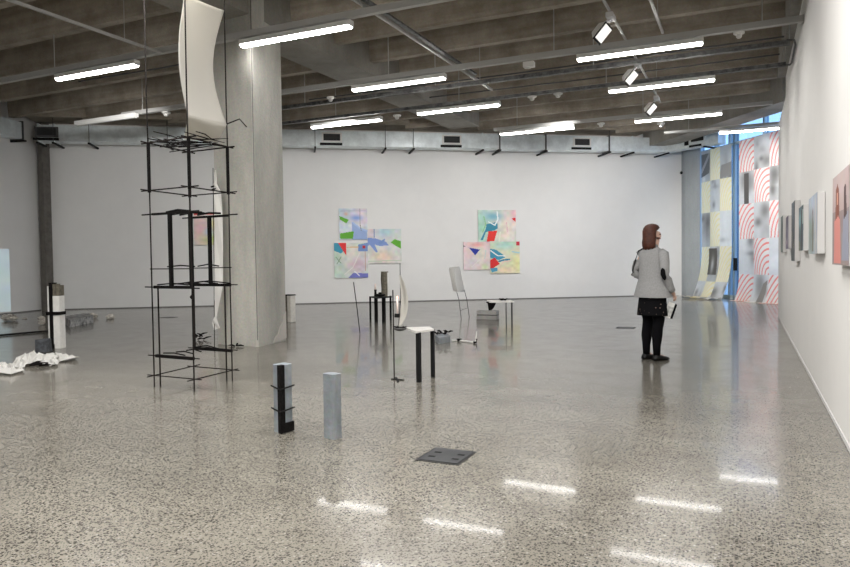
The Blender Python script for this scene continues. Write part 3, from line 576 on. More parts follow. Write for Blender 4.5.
def ring(z, r, ex, nm='cross_rod', full=True):
    for P, Q in ((Lc, Fc), (Bc, Rc), (Lc, Bc), (Fc, Rc))[:4 if full else 2]:
        d_ = (Q-P).normalized(); m_ = MB(cen); m_.path([up_(P-d_*ex, z), up_(Q+d_*ex, z+random.uniform(-.01, .01))], r, 6); tpart(m_, nm, 'rust')
ring(Z['A'], .006, .10); ring(Z['E'], .007, .12); ring(Z['D'], .008, .12, full=False); ring(Z['c2'], .006, .02, full=False); ring(Z['C'], .007, .10, full=False); ring(Z['B'], .006, .08, full=False); ring(Z['F'], .008, .1)
for lv, th in (('B', .03), ('C', .03), ('D', .022)):
    for P, Q in ((Lc, Fc), (Bc, Rc)):
        d_ = (Q-P).normalized(); m_ = MB(cen); m_.bar(up_(P+d_*.04, Z[lv]), up_(Q-d_*.0, Z[lv]), .03, th); tpart(m_, 'burnt_slat', 'char')
for lv, n_ in (('B', 5), ('C', 5), ('D', 5), ('c2', 2)):
    for k in range(n_):
        f0 = (k+.6)/n_; p0_ = Lc.lerp(Bc, f0); p1_ = Fc.lerp(Rc, f0+random.uniform(-.08, .08)); a_ = p0_.lerp(p1_, random.uniform(-.05, .35)); b_ = p0_.lerp(p1_, random.uniform(.65, 1.1))
        m_ = MB(cen); m_.path([up_(a_, Z[lv]+.02), up_((a_+b_)/2, Z[lv]+.03+random.uniform(0, .02)), up_(b_, Z[lv]+.02)], .007 if lv != 'D' else .011, 5); tpart(m_, 'burnt_stick', 'char')
for P, z0, z1, r_ in ((G(160.5, 386.5), 0, Z['C'], .008), (G(226.8, 381), 0, Z['C'], .008), (Bc+Vector((.02, 0, 0)), Z['B'], Z['C'], .012)):
    m_ = MB(cen); m_.path([up_(P, z0), up_(P, z1)], r_, 8); tpart(m_, 'inner_rod', 'rust')
for P in (Lc.lerp(Fc, .5), Fc.lerp(Bc, .12), Bc.lerp(Fc, .05), Bc.lerp(Rc, .5)):
    m_ = MB(cen); m_.bar(up_(P, Z['C']), up_(P, Z['D']), .036 if P in (Lc,) else .032); tpart(m_, 'charred_post', 'char')
for k in range(17):
    a_ = random.uniform(-.5, .5); p = cen+Vector((random.uniform(-.3, .3), random.uniform(-.3, .3), 0)); L_ = random.uniform(.12, .32); d_ = Vector((math.cos(a_+YAW), math.sin(a_+YAW), 0)) if k % 3 else Vector((-math.sin(a_), math.cos(a_), 0))
    m_ = MB(cen); z = Z['F']+random.uniform(-.015, .07); m_.path([up_(p-d_*L_, z), up_(p, z+random.uniform(-.02, .02)), up_(p+d_*L_, z+random.uniform(-.03, .03))], [.005, .007, .003], 5); tpart(m_, 'burnt_stick', 'char')
m_ = MB(cen); m_.path([up_(Rc, ZA(Rc, 124)), up_(Rc, ZA(Rc, 121))+Vector((.12, .06, .02)), up_(Rc, ZA(Rc, 127))+Vector((.18, .1, 0))], .007, 6); tpart(m_, 'bent_twig', 'rust')
m_ = MB(cen); pz = up_(Bc, ZA(Bc, 297)); m_.loft([(pz.x, pz.y, pz.z-.025, .01, .01), (pz.x, pz.y, pz.z, .028, .028), (pz.x, pz.y, pz.z+.025, .01, .01)], 10); tpart(m_, 'knot', 'char')
# fabric sheet
zt0, zt1, zb0, zb1 = ZA(Fc, -6), ZA(Rc, 10.5), ZA(Fc, 116.5), ZA(Rc, 125)
bl, br = FP(184, 139, Bc), FP(217, 142, (Bc+Rc)/2)
sl = Vector((-rt[0], -rt[1], 0))
def sheet(u, v):
    if v >= 0:
        k = 1-v; a_ = up_(Fc, zt0+(zb0-zt0)*k); b_ = up_(Rc, zt1+(zb1-zt1)*k); p = a_.lerp(b_, u); s = math.sin(PI*k)
        return p+sl*(.075+.055*u)*s*(1.0)+Vector((-fw[0], -fw[1], 0))*(-.10*math.sin(PI*u)*(.3+s))
def flap(u, k):
    a_ = up_(Fc, zb0).lerp(bl, k); b_ = up_(Rc, zb1).lerp(br, k); return a_.lerp(b_, u)+Vector((0, 0, -.035*math.sin(PI*u)*math.sin(PI*k)))
sh = MB(cen+Vector((0, 0, 2.7))); sh.grid(sheet, 16, 40); sh.grid(flap, 16, 8)
tag(sh.build('fabric_sheet', 'sheet', smooth=True, thick=.004), 'curved off-white fabric sheet stretched between the top rods of the tower', 'fabric')
# narrow strip hanging on a rod between the tower and the column
sb = G(214.5, 347); st_ = thing('paper_strip_stand', sb, 'narrow translucent paper strip hung on a thin rod behind the tower', 'sculpture')
MB(sb).path([sb, FP(214, 260, sb), FP(213, 168, sb)], .006, 6).build('thin_rod', 'rust', st_, loc=(0, 0, 0))
prof = [(215, 170, 216, 170), (213, 185, 217, 184), (214, 195, 221, 192), (214.5, 230, 222.5, 215), (214, 262, 223, 250), (214, 300, 223, 285), (214, 318, 220, 300), (212, 322, 216.5, 318), (214, 330, 220, 328)]
s_ = MB(sb); vs = []
for i, (x0, y0, x1, y1) in enumerate(prof):
    a_, b_ = FP(x0, y0, sb), FP(x1, y1, sb); mid = (a_+b_)/2+Vector((fw[0], fw[1], 0))*(-.03 if i % 2 else .02); vs += [a_, mid, b_]
s_.add(vs, [(i*3+j, i*3+j+1, i*3+4+j, i*3+3+j) for i in range(len(prof)-1) for j in range(2)]); s_.build('paper_strip', 'paper', st_, loc=(0, 0, 0), thick=.003)
for y0 in (187, 190): MB(sb).path([FP(211, y0, sb), FP(216, y0-1.5, sb)], .012, 6).build('twig', 'char', st_, loc=(0, 0, 0))

# ------------------------------------------------------------------ helpers for heaps and sheets
def twig_heap(name, c, n, R_, L_, label, cat, m='char', zr=.03, group=None, seed=1):
    rg = random.Random(seed); r = thing(name, c, label, cat, group)
    for k in range(n):
        p = Vector((rg.uniform(-R_, R_), rg.uniform(-R_, R_)*.5, rg.uniform(.012, zr))); a_ = rg.uniform(0, PI); d_ = Vector((math.cos(a_), math.sin(a_)*.7, rg.uniform(-.0, .35)))*L_*rg.uniform(.5, 1)
        MB().path([p, p+d_*.5+Vector((0, 0, .01)), p+d_], [.012, .014, .006], 6).build('burnt_twig', m, r)
    return r
def crumple(name, c, rx, ry, h, m, label, cat, seed, group=None, nu=12, nv=9):
    rg = random.Random(seed); H_ = [[rg.random() for _ in range(nu+1)] for _ in range(nv+1)]
    ea = [rg.uniform(.6, 1.15) for _ in range(40)]
    def fn(u, v):
        i, j = round(u*nu), round(v*nv); x = (u-.5)*2; y = (v-.5)*2; a_ = int((math.atan2(y, x)/PI+1)*19.9); k = ea[a_]
        e = max(0, 1-(x*x+y*y)*.45)
        return (c[0]+(x*rx*k+(H_[j][i]-.5)*rx*.18), c[1]+(y*ry*k+(H_[(j+3) % nv][i]-.5)*ry*.2), .012+h*e*(.25+.75*H_[j][i]))
    mb = MB(c); mb.grid(fn, nu, nv); return tag(mb.build(name, m, thick=.004), label, cat, group)
def lump(name, c, rx, ry, h, m, label, cat, seed, group=None):
    rg = random.Random(seed); mb = MB(c)
    for q in range(3):
        ox, oy, k_ = rg.uniform(-.55, .55)*rx, rg.uniform(-.4, .4)*ry, rg.uniform(.55, .9); n, m2 = 11, 7; vs = []
        for j in range(m2+1):
            ph = PI*j/m2
            for i in range(n):
                a_ = 2*PI*i/n; r_ = k_*rg.uniform(.55, 1.2); vs.append((c[0]+ox+rx*r_*math.cos(a_)*math.sin(ph), c[1]+oy+ry*r_*math.sin(a_)*math.sin(ph), max(.004, h*.5*(1+r_*math.cos(ph))*(.6+.4*k_)-.02)))
        mb.add(vs, [(j*n+i, j*n+(i+1) % n, (j+1)*n+(i+1) % n, (j+1)*n+i) for j in range(m2) for i in range(n)])
    return tag(mb.build(name, m), label, cat, group)
def ribbon(name, pts, wd, h, m, label, cat, seed, nw_=7, sub=8):
    rg = random.Random(seed); P = []; Wd = []
    for i in range(len(pts)-1):
        for k in range(sub): P.append(pts[i].lerp(pts[i+1], k/sub)); Wd.append(wd[i]+(wd[i+1]-wd[i])*k/sub)
    P.append(pts[-1]); Wd.append(wd[-1]); vs = []; n = len(P); c = pts[len(pts)//2]
    for i, p in enumerate(P):
        d_ = (P[min(i+1, n-1)]-P[max(0, i-1)]).normalized(); s = Vector((-d_.y, d_.x, 0))
        for j in range(nw_): q = (j/(nw_-1)-.5); vs.append(p+s*q*Wd[i]*rg.uniform(.8, 1.2)+Vector((rg.uniform(-.01, .01), rg.uniform(-.01, .01), .012+h*rg.random()*(1-abs(q)*1.2)*min(1, Wd[i]/.25))))
    mb = MB(c); mb.add(vs, [(i*nw_+j, i*nw_+j+1, (i+1)*nw_+j+1, (i+1)*nw_+j) for i in range(n-1) for j in range(nw_-1)])
    return tag(mb.build(name, m, thick=.004), label, cat)

# ------------------------------------------------------------------ small concrete pillars in the foreground
def pillar(pc, pl, pr, ytop, m, name, label, skew=0):
    c_, l_, r_ = G(*pc), G(*pl), G(*pr); b_ = l_+r_-c_; zt = ZA(c_, ytop); o = (l_+r_)/2
    r = thing(name, o, label, 'sculpture', 'small concrete pillars in the foreground'); mb = MB(o); mb.prism(chamfer([c_, r_, b_, l_], .012), 0, zt); mb.build('block', m, r, loc=(0, 0, 0)); return r, c_, l_, r_, zt, o
r, c_, l_, r_, zt, o = pillar((281.5, 434), (273.5, 431), (293.5, 430.5), 366, 'block2', 'strapped_pillar', 'short concrete pillar strapped with a black burnt strip')
dl_ = (l_-c_).normalized(); dr_ = (r_-c_).normalized(); nr_ = Vector((dr_.y, -dr_.x, 0)); nl_ = Vector((-dl_.y, dl_.x, 0))
cp_ = c_+(-dl_-dr_)*.004
MB(o).prism([c_+dl_*.03-dr_*.012, c_-dl_*.012-dr_*.012, c_+dr_*.035-dl_*.012, c_+dr_*.03+dl_*.03], 0.005, zt+.004).build('burnt_strip', 'char', r, loc=(0, 0, 0))
MB(o).prism([c_-dl_*.014+dr_*.02, r_-dl_*.014+dr_*.0, r_+dl_*.01, c_+dr_*.02+dl_*.01], .005, .075).build('burnt_foot', 'char', r, loc=(0, 0, 0))
for zf in (.33, .66):
    z = zt*zf; q = [l_-dr_*.012+dl_*.004+Vector((0, 0, z+.012)), c_-(dl_+dr_)*.016+Vector((0, 0, z)), r_-dl_*.012+dr_*.008+Vector((0, 0, z+.012))]
    MB(o).path(q, .006, 6).build('wire_tie', 'black', r, loc=(0, 0, 0))
pillar((334.5, 440), (323, 437.5), (343, 437.5), 375, 'block2', 'plain_pillar', 'short bare blue-grey concrete pillar with nothing strapped on')
# floor box hatch
hx0, hx1, hy0, hy1 = -1.885, -1.588, 3.85, 4.17; ho = Vector(((hx0+hx1)/2, (hy0+hy1)/2, 0))
r = thing('floor_hatch', ho, 'square steel floor hatch with finger slots in the foreground floor', 'floor hatch')
MB(ho).box(hx0, hx1, hy0, hy1, -.001, .003).build('rim', 'hatchr', r, loc=(0, 0, 0)); lid = MB(ho).box(hx0+.018, hx1-.018, hy0+.018, hy1-.018, .002, .006).build('lid', 'hatch', r, loc=(0, 0, 0))
for x in (hx0+.05, hx1-.085):
    for y in (hy0+.09, hy0+.19): MB(ho).box(x, x+.045, y, y+.024, .006, .0075).build('slot', 'black', lid, loc=(0, 0, 0))
for (px0, px1, py), lb in (((617, 635, 327.5), 'small dark floor plate beside the woman on the open floor'), ((160, 177, 317.5), 'small dark floor plate seen through the rod tower')):
    a_, b_ = G(px0, py), G(px1, py+.6 if px0 > 300 else py-.2); c_ = (a_+b_)/2; r = thing('floor_plate', c_, lb, 'floor plate', 'small dark floor plates'); MB().box(-.16, .16, -.14, .14, 0, .004).build('plate', 'hatchr', r); MB().box(-.13, .13, -.11, .11, .004, .006).build('lid', 'hatch', r)

# ------------------------------------------------------------------ centre sculptures
# white board on two black legs
La, Lb = G(419, 382), G(433, 377); zt = ZA(La, 332); o = (La+Lb)/2
r = thing('board_table', o, 'white board resting on two thick black legs', 'table')
for P in (La, Lb): MB(o).bar(up_(P, 0), up_(P, zt-.005), .042 if P is La else .036).build('leg', 'black', r, loc=(0, 0, 0))
q = [G(416, 332.6, zt), G(434, 330, zt), G(429.5, 327.6, zt), G(405, 328.4, zt)]
MB(o).prism([(p.x, p.y) for p in q], zt-.008, zt+.012).build('board', 'ledge', r, loc=(0, 0, 0))
# rod stand
rb = G(394.3, 380); r = thing('rod_stand', rb, 'thin upright rod on a flat forked foot with a small dark tray', 'stand')
ztr = ZA(rb, 291); MB(rb).path([rb, FP(393.8, 340, rb), FP(392.8, 290, rb)], .007, 8).build('rod', 'rust', r, loc=(0, 0, 0))
for a_, b_ in (((391.5, 379.5), (404, 380.5)), ((396, 378), (398, 382))): MB(rb).bar(G(*a_)+Vector((0, 0, .006)), G(*b_)+Vector((0, 0, .006)), .02, .01).build('foot', 'black', r, loc=(0, 0, 0))
tc_ = FP(400, 328.5, rb); ty = MB(rb); ty.loft([(tc_.x, tc_.y, tc_.z-.025, .03, .025), (tc_.x, tc_.y, tc_.z-.01, .065, .05), (tc_.x, tc_.y, tc_.z+.008, .08, .055), (tc_.x, tc_.y, tc_.z+.01, .07, .047), (tc_.x, tc_.y, tc_.z-.005, .05, .035)], 16); ty.build('tray', 'gdark', r, loc=(0, 0, 0), smooth=True)
for k in range(7): a_ = k*.9; MB(rb).path([tc_+Vector((math.cos(a_)*.05, math.sin(a_)*.03, .0)), tc_+Vector((math.cos(a_+2.2)*.075, math.sin(a_+2.2)*.04, .02))], .006, 5).build('burnt_twig', 'char', r, loc=(0, 0, 0))
hb = FP(397.5, 315.5, rb); MB(rb).box(hb.x-.025, hb.x+.022, hb.y-.02, hb.y+.02, hb.z-.02, hb.z+.02).build('candle_holder', 'black', r, loc=(0, 0, 0)); MB(rb).path([FP(394, 316, rb), hb], .005, 6).build('holder_arm', 'black', r, loc=(0, 0, 0))
cdl = hb+Vector((0, 0, .02)); rc_ = thing('candle', cdl, 'pink-white candle held by the thin rod stand', 'candle'); MB().path([(0, 0, 0), (0, 0, .155)], .011, 10).build('wax', 'wax', rc_, smooth=True); MB().path([(0, 0, .155), (0, 0, .17), (0, 0, .185)], [.002, .005, .001], 8).build('flame', 'flame', rc_, smooth=True)
# curved white shell on its rod
sb2 = Vector(rb); n_ = 18; vs = []
r = thing('curved_shell', sb2, 'curved white crescent shell standing behind the rod stand', 'sculpture')
for i in range(n_+1):
    k = i/n_; y_ = 275+52*k; xr_ = 399.8+8.2*math.sin(PI*(k*.86+.06))-(.5 if k < .1 else 0)-3*max(0, k-.85)*6; xl_ = 399.5+1.8*math.sin(PI*k)-2.2*max(0, k-.7)
    a_, b_ = FP(xl_, y_, sb2), FP(max(xr_, xl_+.3), y_+.6, sb2); d_ = Vector((fw[0], fw[1], 0))
    vs += [a_-d_*.02, a_.lerp(b_, .5)+d_*.07*math.sin(PI*k), b_-d_*.02]
m_ = MB(sb2); m_.add(vs, [(i*3+j, i*3+j+1, i*3+4+j, i*3+3+j) for i in range(n_) for j in range(2)]); m_.build('shell', 'sheet', r, loc=(0, 0, 0), smooth=True, thick=.006)
MB(sb2).path([FP(398.5, 327, sb2), FP(400.5, 300, sb2), FP(400, 263, sb2)], .0035, 6).build('rod', 'rust', r, loc=(0, 0, 0))
# black stool with post and candlestick
legs = [G(370.5, 321), G(376.3, 322), G(384, 322.5), G(390.8, 320)]; zt = ZA(legs[1], 297); o = sum(legs, Vector())/4
r = thing('black_stand', o, 'black square-topped stand on four charred legs near left painting cluster', 'stand')
for P, wd in zip(legs, (.03, .055, .06, .032)): MB(o).bar(up_(P, 0), up_(P, zt), wd).build('leg', 'char', r, loc=(0, 0, 0))
MB(o).prism([G(369.5, 297, zt), G(378, 298.2, zt), G(392, 297, zt), G(385, 295.8, zt)], zt-.01, zt+.012).build('top', 'black', r, loc=(0, 0, 0))
pc = G(385, 296.8, zt); r = thing('bark_post', up_(pc, zt+.014), 'dark bark-covered post standing on the black stand', 'sculpture'); hp = ZA(pc, 271.5)-zt-.014
m_ = MB(); m_.loft([(0, 0, 0, .085, .075), (.005, 0, hp*.3, .08, .07), (-.004, 0, hp*.7, .085, .07), (0, 0, hp, .08, .07)], 10); m_.build('post', 'brown', r)
m_ = MB(); m_.bar((.075, -.01, 0), (.075, -.01, hp*.96), .03); m_.build('pale_strip', 'wmark', r)
kc = G(375.5, 297, zt); r = thing('candlestick', up_(kc, zt+.014), 'small dark candlestick and bowl on the black stand', 'candlestick')
MB().path([(0, 0, 0), (0, 0, .10), (0, 0, .14)], [.03, .022, .03], 10).build('holder', 'black', r); MB().path([(0, 0, .14), (0, 0, .26)], .02, 10).build('wax', 'wax', r, smooth=True)
MB().loft([(.12, 0, 0, .04, .04), (.12, 0, .02, .10, .07), (.12, 0, .05, .11, .075), (.12, 0, .05, .09, .06), (.12, 0, .02, .06, .04)], 14).build('bowl', 'black', r, smooth=True); MB().loft([(.11, 0, .04, .01, .01), (.11, 0, .065, .045, .04), (.11, 0, .085, .02, .02)], 10).build('stone', 'char', r)
# leaning thin stick
a_ = G(360, 334); r = MB(a_); r.path([a_+Vector((0, 0, .01)), FP(357, 308, a_), FP(353.5, 282, a_)], .008, 8); tag(r.build('leaning_stick', 'rust'), 'thin dark stick standing alone left of the black stand', 'stick')
# block with twigs, white stick
ba, bc_, bd = G(435, 341), G(439, 344.3), G(450.5, 342.3); be = ba+bd-bc_; zt = ZA(bc_, 337.8); o = (ba+bd)/2
m_ = MB(o); m_.prism(chamfer([bc_, bd, be, ba], .012), 0, zt); tag(m_.build('concrete_block', 'block2'), 'low pale blue block on floor behind the white board table', 'block')
twig_heap('twig_bundle', Vector((o.x, o.y, zt)), 9, .10, .13, 'dark burnt twigs piled on the low pale block', 'twigs', zr=.06, seed=4)
pts = [G(452, 341.6), G(458, 341.3), G(466, 342.3), G(475.5, 343.6)]; o = pts[1]
r = thing('jointed_stick', o, 'thin white stick lying on floor with its end bent upright', 'stick'); MB(o).path([p+Vector((0, 0, .015)) for p in pts], .014, 8).build('lying_stick', 'wmark', r, loc=(0, 0, 0))
e_ = pts[-1]; MB(o).path([e_+Vector((0, 0, .03)), FP(476.5, 331.5, e_)], .010, 8).build('upright_tip', 'wmark', r, loc=(0, 0, 0)); MB(o).path([e_+Vector((-.03, 0, .015)), e_+Vector((.01, 0, .02)), e_+Vector((.02, 0, .07))], .018, 8).build('black_joint', 'char', r, loc=(0, 0, 0)); MB(o).path([G(457, 341.2)+Vector((0, 0, .02)), G(461, 341.6)+Vector((0, 0, .025))], .022, 8).build('black_binding', 'char', r, loc=(0, 0, 0))
# tall chair-like frame with a folded white sheet
c1, c2 = G(461.3, 319), G(469.3, 317); o = (c1+c2)/2; r = thing('tall_frame', o, 'thin leaning metal frame that carries a folded white sheet', 'frame')
MB(o).path([c1, FP(459, 300, c1), FP(456.5, 291, c1)], .007, 6).build('leg', 'gdark', r, loc=(0, 0, 0)); MB(o).path([c2, FP(467, 300, c2), FP(464, 289, c2)], .007, 6).build('leg', 'gdark', r, loc=(0, 0, 0))
MB(o).path([FP(460.6, 310.5, c1), FP(468.3, 307.5, c2)], .006, 6).build('crossbar', 'gdark', r, loc=(0, 0, 0))
MB(o).path([FP(456.5, 291.5, c1), FP(464, 291, c2)], .008, 6).build('crossbar', 'gdark', r, loc=(0, 0, 0))
q = [FP(449, 269, c1), FP(454, 268, c1), FP(460.5, 267.5, c2), FP(464.5, 290.5, c2), FP(457, 292, c1), FP(453.5, 291, c1)]
m_ = MB(q[0]); d_ = Vector((fw[0], fw[1], 0))*.12; m_.add([q[0]+d_*1.9, q[1]+d_*.9, q[2]+d_*1.2, q[3]-d_*.2, q[4]-d_*.7, q[5]+d_*.6], [(0, 1, 4, 5), (1, 2, 3, 4)])
lid_ = [q[0]+d_*1.9, FP(451, 267, c1)+d_*3, FP(459, 266.3, c2)+d_*2.8, q[2]+d_*1.2, q[1]+d_*.9]; m_.add(lid_, [(0, 1, 2, 3, 4)])
tag(m_.build('folded_sheet', 'paper'), 'folded stiff white sheet propped on the tall thin frame', 'sheet')
# low blocks with fire bowl and narrow table
ka, kb = G(476.3, 319.5), G(496.3, 320); dk = (kb-ka); o = (ka+kb)/2+Vector((-.1, .2, 0)); z1_ = ZA(ka, 310.5); dn = Vector((-dk.y, dk.x, 0)).normalized()
r = thing('stacked_slabs', o, 'low stack of two weathered slabs right of the tall frame', 'sculpture')
for z0, z1, off in ((0, z1_*.47, 0), (z1_*.53, z1_, .01)): MB(o).prism([ka+dk*off, kb, kb+dn*.2, ka+dk*off+dn*.2], z0, z1).build('slab', 'block3', r, loc=(0, 0, 0), bevel=.01)
MB(o).prism([ka+dk*.03, kb-dk*.02, kb-dk*.02+dn*.19, ka+dk*.03+dn*.19], z1_*.47, z1_*.53).build('spacer', 'black', r, loc=(0, 0, 0))
fb = ka.lerp(kb, .66)+dn*.1; fb.z = z1_; r = thing('fire_bowl', fb, 'dark funnel-shaped metal vessel standing on the stacked slabs', 'vessel')
MB().loft([(-.02, 0, 0, .03, .03), (0, 0, .05, .06, .05), (.02, 0, .14, .09, .07), (0, 0, .17, .11, .08), (0, 0, .165, .08, .06), (.01, 0, .08, .04, .03)], 10).build('vessel', 'char', r, smooth=True); MB().path([(-.1, 0, .17), (.16, .02, .19), (.3, 0, .18)], .012, 6).build('burnt_stick', 'char', r)
q1, q2 = G(506.3, 326), G(512, 324); zt = ZA(q1, 302.5); o = (q1+q2)/2; r = thing('narrow_table', o, 'narrow pale shelf on thin metal legs right of the stacked slabs', 'table')
for P, rr_ in ((q1, .011), (q2, .016)): MB(o).path([P, up_(P, zt)], rr_, 6).build('leg', 'gdark', r, loc=(0, 0, 0))
sa_, sb_2 = G(490, 303, zt), G(513, 303, zt); sb_2 = sa_+(Vector((rt[0], rt[1], 0))*(sb_2-sa_).dot(Vector((rt[0], rt[1], 0)))); dq = Vector((fw[0], fw[1], 0)).normalized()*.26; sa_ = up_(q1, zt)-Vector((rt[0], rt[1], 0))*.31-dq*.1; sb_2 = sa_+Vector((rt[0], rt[1], 0))*.46
MB(o).prism([(p.x, p.y) for p in (sa_, sb_2, sb_2+dq*2.3, sa_+dq*2.3)], zt, zt+.02).build('shelf', 'ledge', r, loc=(0, 0, 0))
twig_heap('twig_bundle', (sa_+sb_2)/2+dq*.9+Vector((.05, 0, .02)), 7, .06, .14, 'dark burnt twigs on the narrow pale shelf', 'twigs', zr=.03, seed=8)
# small post behind the big column
p_ = G(290, 322); r = thing('small_post', p_, 'short brown post standing just right of the concrete column', 'sculpture'); hz_ = ZA(p_, 295.5)
MB().box(-.11, .0, -.09, .09, 0, hz_).build('dark_half', 'brown', r, bevel=.01); MB().box(.001, .09, -.09, .09, 0, hz_).build('pale_half', 'shell', r, bevel=.01); MB().box(-.115, .095, -.095, .095, hz_, hz_+.02).build('cap', 'char', r)
# dark bits on the floor near the tower
twig_heap('twig_heap', G(199, 340), 8, .07, .17, 'small heap of charred twigs on floor behind the tower', 'twigs', zr=.08, seed=2)
twig_heap('twig_heap', G(237, 347), 3, .06, .16, 'few charred twigs at the foot of the concrete column', 'twigs', zr=.02, seed=12)

# ------------------------------------------------------------------ left group
wl_, wc_, wr_ = G(50.8, 347.5), G(58, 350), G(63.3, 348.5); o = (wl_+wr_)/2; r = thing('banded_post', o, 'tall white split post bound with black straps, at left of the photo', 'sculpture')
zt = ZA(wc_, 283); ux = Vector((rt[0], rt[1], 0)); uy = Vector((-ux.y, ux.x, 0))
MB(o).obox(o, ux, uy, -.085, -.052, -.07, .07, 0, zt-.05).build('white_board', 'wmark', r, loc=(0, 0, 0)); MB(o).obox(o, ux, uy, .0, .10, -.08, .07, 0, zt*.80).build('white_board', 'wmark', r, loc=(0, 0, 0))
MB(o).obox(o, ux, uy, .0, .045, -.075, .065, zt*.8, zt-.02).build('burnt_top', 'brown', r, loc=(0, 0, 0)); MB(o).obox(o, ux, uy, .055, .10, -.075, .065, zt*.8, zt-.04).build('burnt_top', 'brown', r, loc=(0, 0, 0))
MB(o).obox(o, ux, uy, -.048, -.004, -.095, .06, 0, zt).build('black_strip', 'char', r, loc=(0, 0, 0))
MB(o).obox(o, ux, uy, -.10, .112, -.10, .08, zt*.51, zt*.56).build('black_strap', 'char', r, loc=(0, 0, 0)); MB(o).obox(o, ux, uy, -.09, .01, -.10, .04, 0, zt*.07).build('burnt_foot', 'char', r, loc=(0, 0, 0))
q = G(44, 352); m_ = MB(q); m_.hexa([q+ux*a_+uy*b_+Vector((0, 0, z)) for a_, b_, z in ((-.09, -.07, 0), (.08, -.08, 0), (.09, .07, 0), (-.08, .08, 0), (-.10, -.06, .19), (.07, -.07, .17), (.08, .06, .20), (-.09, .07, .18))]); tag(m_.build('dark_box', mat('slate_box', (.07, .075, .085), .7, var=.5, vscale=20, bump=.5), bevel=.01), 'small rough slate-grey box left of the banded white post', 'box')
ba, bc_, bd = G(64, 323.5), G(69.5, 327.5), G(93.5, 322.3); zt = ZA(bc_, 320); be = ba+bd-bc_; o = (ba+bd)/2
m_ = MB(o); m_.prism(chamfer([bc_, bd, be, ba], .02), 0, zt); tag(m_.build('long_block', 'mott'), 'long weathered concrete block lying right of the banded post', 'block')
ribbon('crumpled_sheet', [G(-8, 366), G(2, 371), G(12, 374), G(17, 370), G(28, 362.5), G(37, 361), G(47, 364), G(54, 367)], [.10, .20, .22, .12, .28, .42, .30, .08], .15, 'paper', 'long crumpled white sheet sprawling on floor at left photo edge', 'sheet', 3)
ribbon('crumpled_sheet', [G(45, 358.5), G(53, 357.5), G(60, 361), G(67, 361), G(74, 358)], [.05, .24, .18, .26, .03], .10, 'paper', 'small pointed white sheet in front of the banded post', 'sheet', 5)
twig_heap('twig_heap', G(34, 367), 6, .15, .3, 'charred twigs under the long crumpled sheet', 'twigs', zr=.03, seed=21)
a_, b_ = G(-6, 337), G(53, 331.5); m_ = MB((a_+b_)/2); m_.path([a_+Vector((0, 0, .02)), b_+Vector((0, 0, .02))], .018, 8); tag(m_.build('long_rod', 'black'), 'long black rod lying on floor left of the banded post', 'rod')
for px, py, rx, ry, h, lb, sd in ((12, 321, .20, .16, .22, 'pale crumpled shell heap at foot of the blue panel', 31), (25, 319, .07, .06, .06, 'tiny pale crumpled piece right of the largest shell heap', 32), (41, 325, .13, .11, .24, 'pale crumpled shell just left of the banded post', 33), (91, 318.5, .20, .12, .18, 'pale crumpled shell behind the long block', 34), (110.5, 319, .12, .10, .16, 'pale crumpled shell farthest right along back wall', 35)):
    lump('crumpled_shell', G(px, py), rx, ry, h, 'ashy', lb, 'crumpled shell', sd, 'pale crumpled shells along the left wall')

# ------------------------------------------------------------------ the woman
wp = G(652.5, 360); wd_ = thing('person', wp, 'woman with auburn hair in grey jacket and black skirt standing with back turned', 'person', rz=-.62); wd_.scale = (.985, .985, .985)
def skin_mesh(name, verts, edges, m, parent, root=0, lv=2):
    me = bpy.data.meshes.new(name); me.from_pydata([v[:3] for v in verts], edges, []); ob = bpy.data.objects.new(name, me); COL.objects.link(ob); ob.parent = parent; me.materials.append(M[m])
    sk = ob.modifiers.new('s', 'SKIN'); sk.use_smooth_shade = True; dt = me.skin_vertices[0].data
    for i, v in enumerate(verts): dt[i].radius = (v[3], v[4] if len(v) > 4 else v[3]); dt[i].use_root = (i == root)
    sb_ = ob.modifiers.new('u', 'SUBSURF'); sb_.levels = lv; sb_.render_levels = lv; return ob
V_ = [(0, 0, .92, .13, .10)]; E_ = []
def ch(par, *pts):
    ids = []
    for p in pts: V_.append(p); E_.append((par, len(V_)-1)); par = len(V_)-1; ids.append(par)
    return ids
sp_ = ch(0, (0, 0, 1.06, .11, .085), (0, .005, 1.22, .125, .09), (0, 0, 1.34, .08, .06), (0, .005, 1.42, .05, .05), (0, .015, 1.48, .052, .055), (0, .02, 1.555, .078, .092), (0, .015, 1.61, .06, .075))
HT = Matrix.Rotation(-.6, 3, 'Z'); hv = lambda x, y, z: tuple(HT @ Vector((x, y, z)))
ch(sp_[5], (*hv(0, .105, 1.542), .013))                                        # nose
ch(sp_[4], (*hv(0, .075, 1.49), .028, .02))                                   # chin
HND = {}
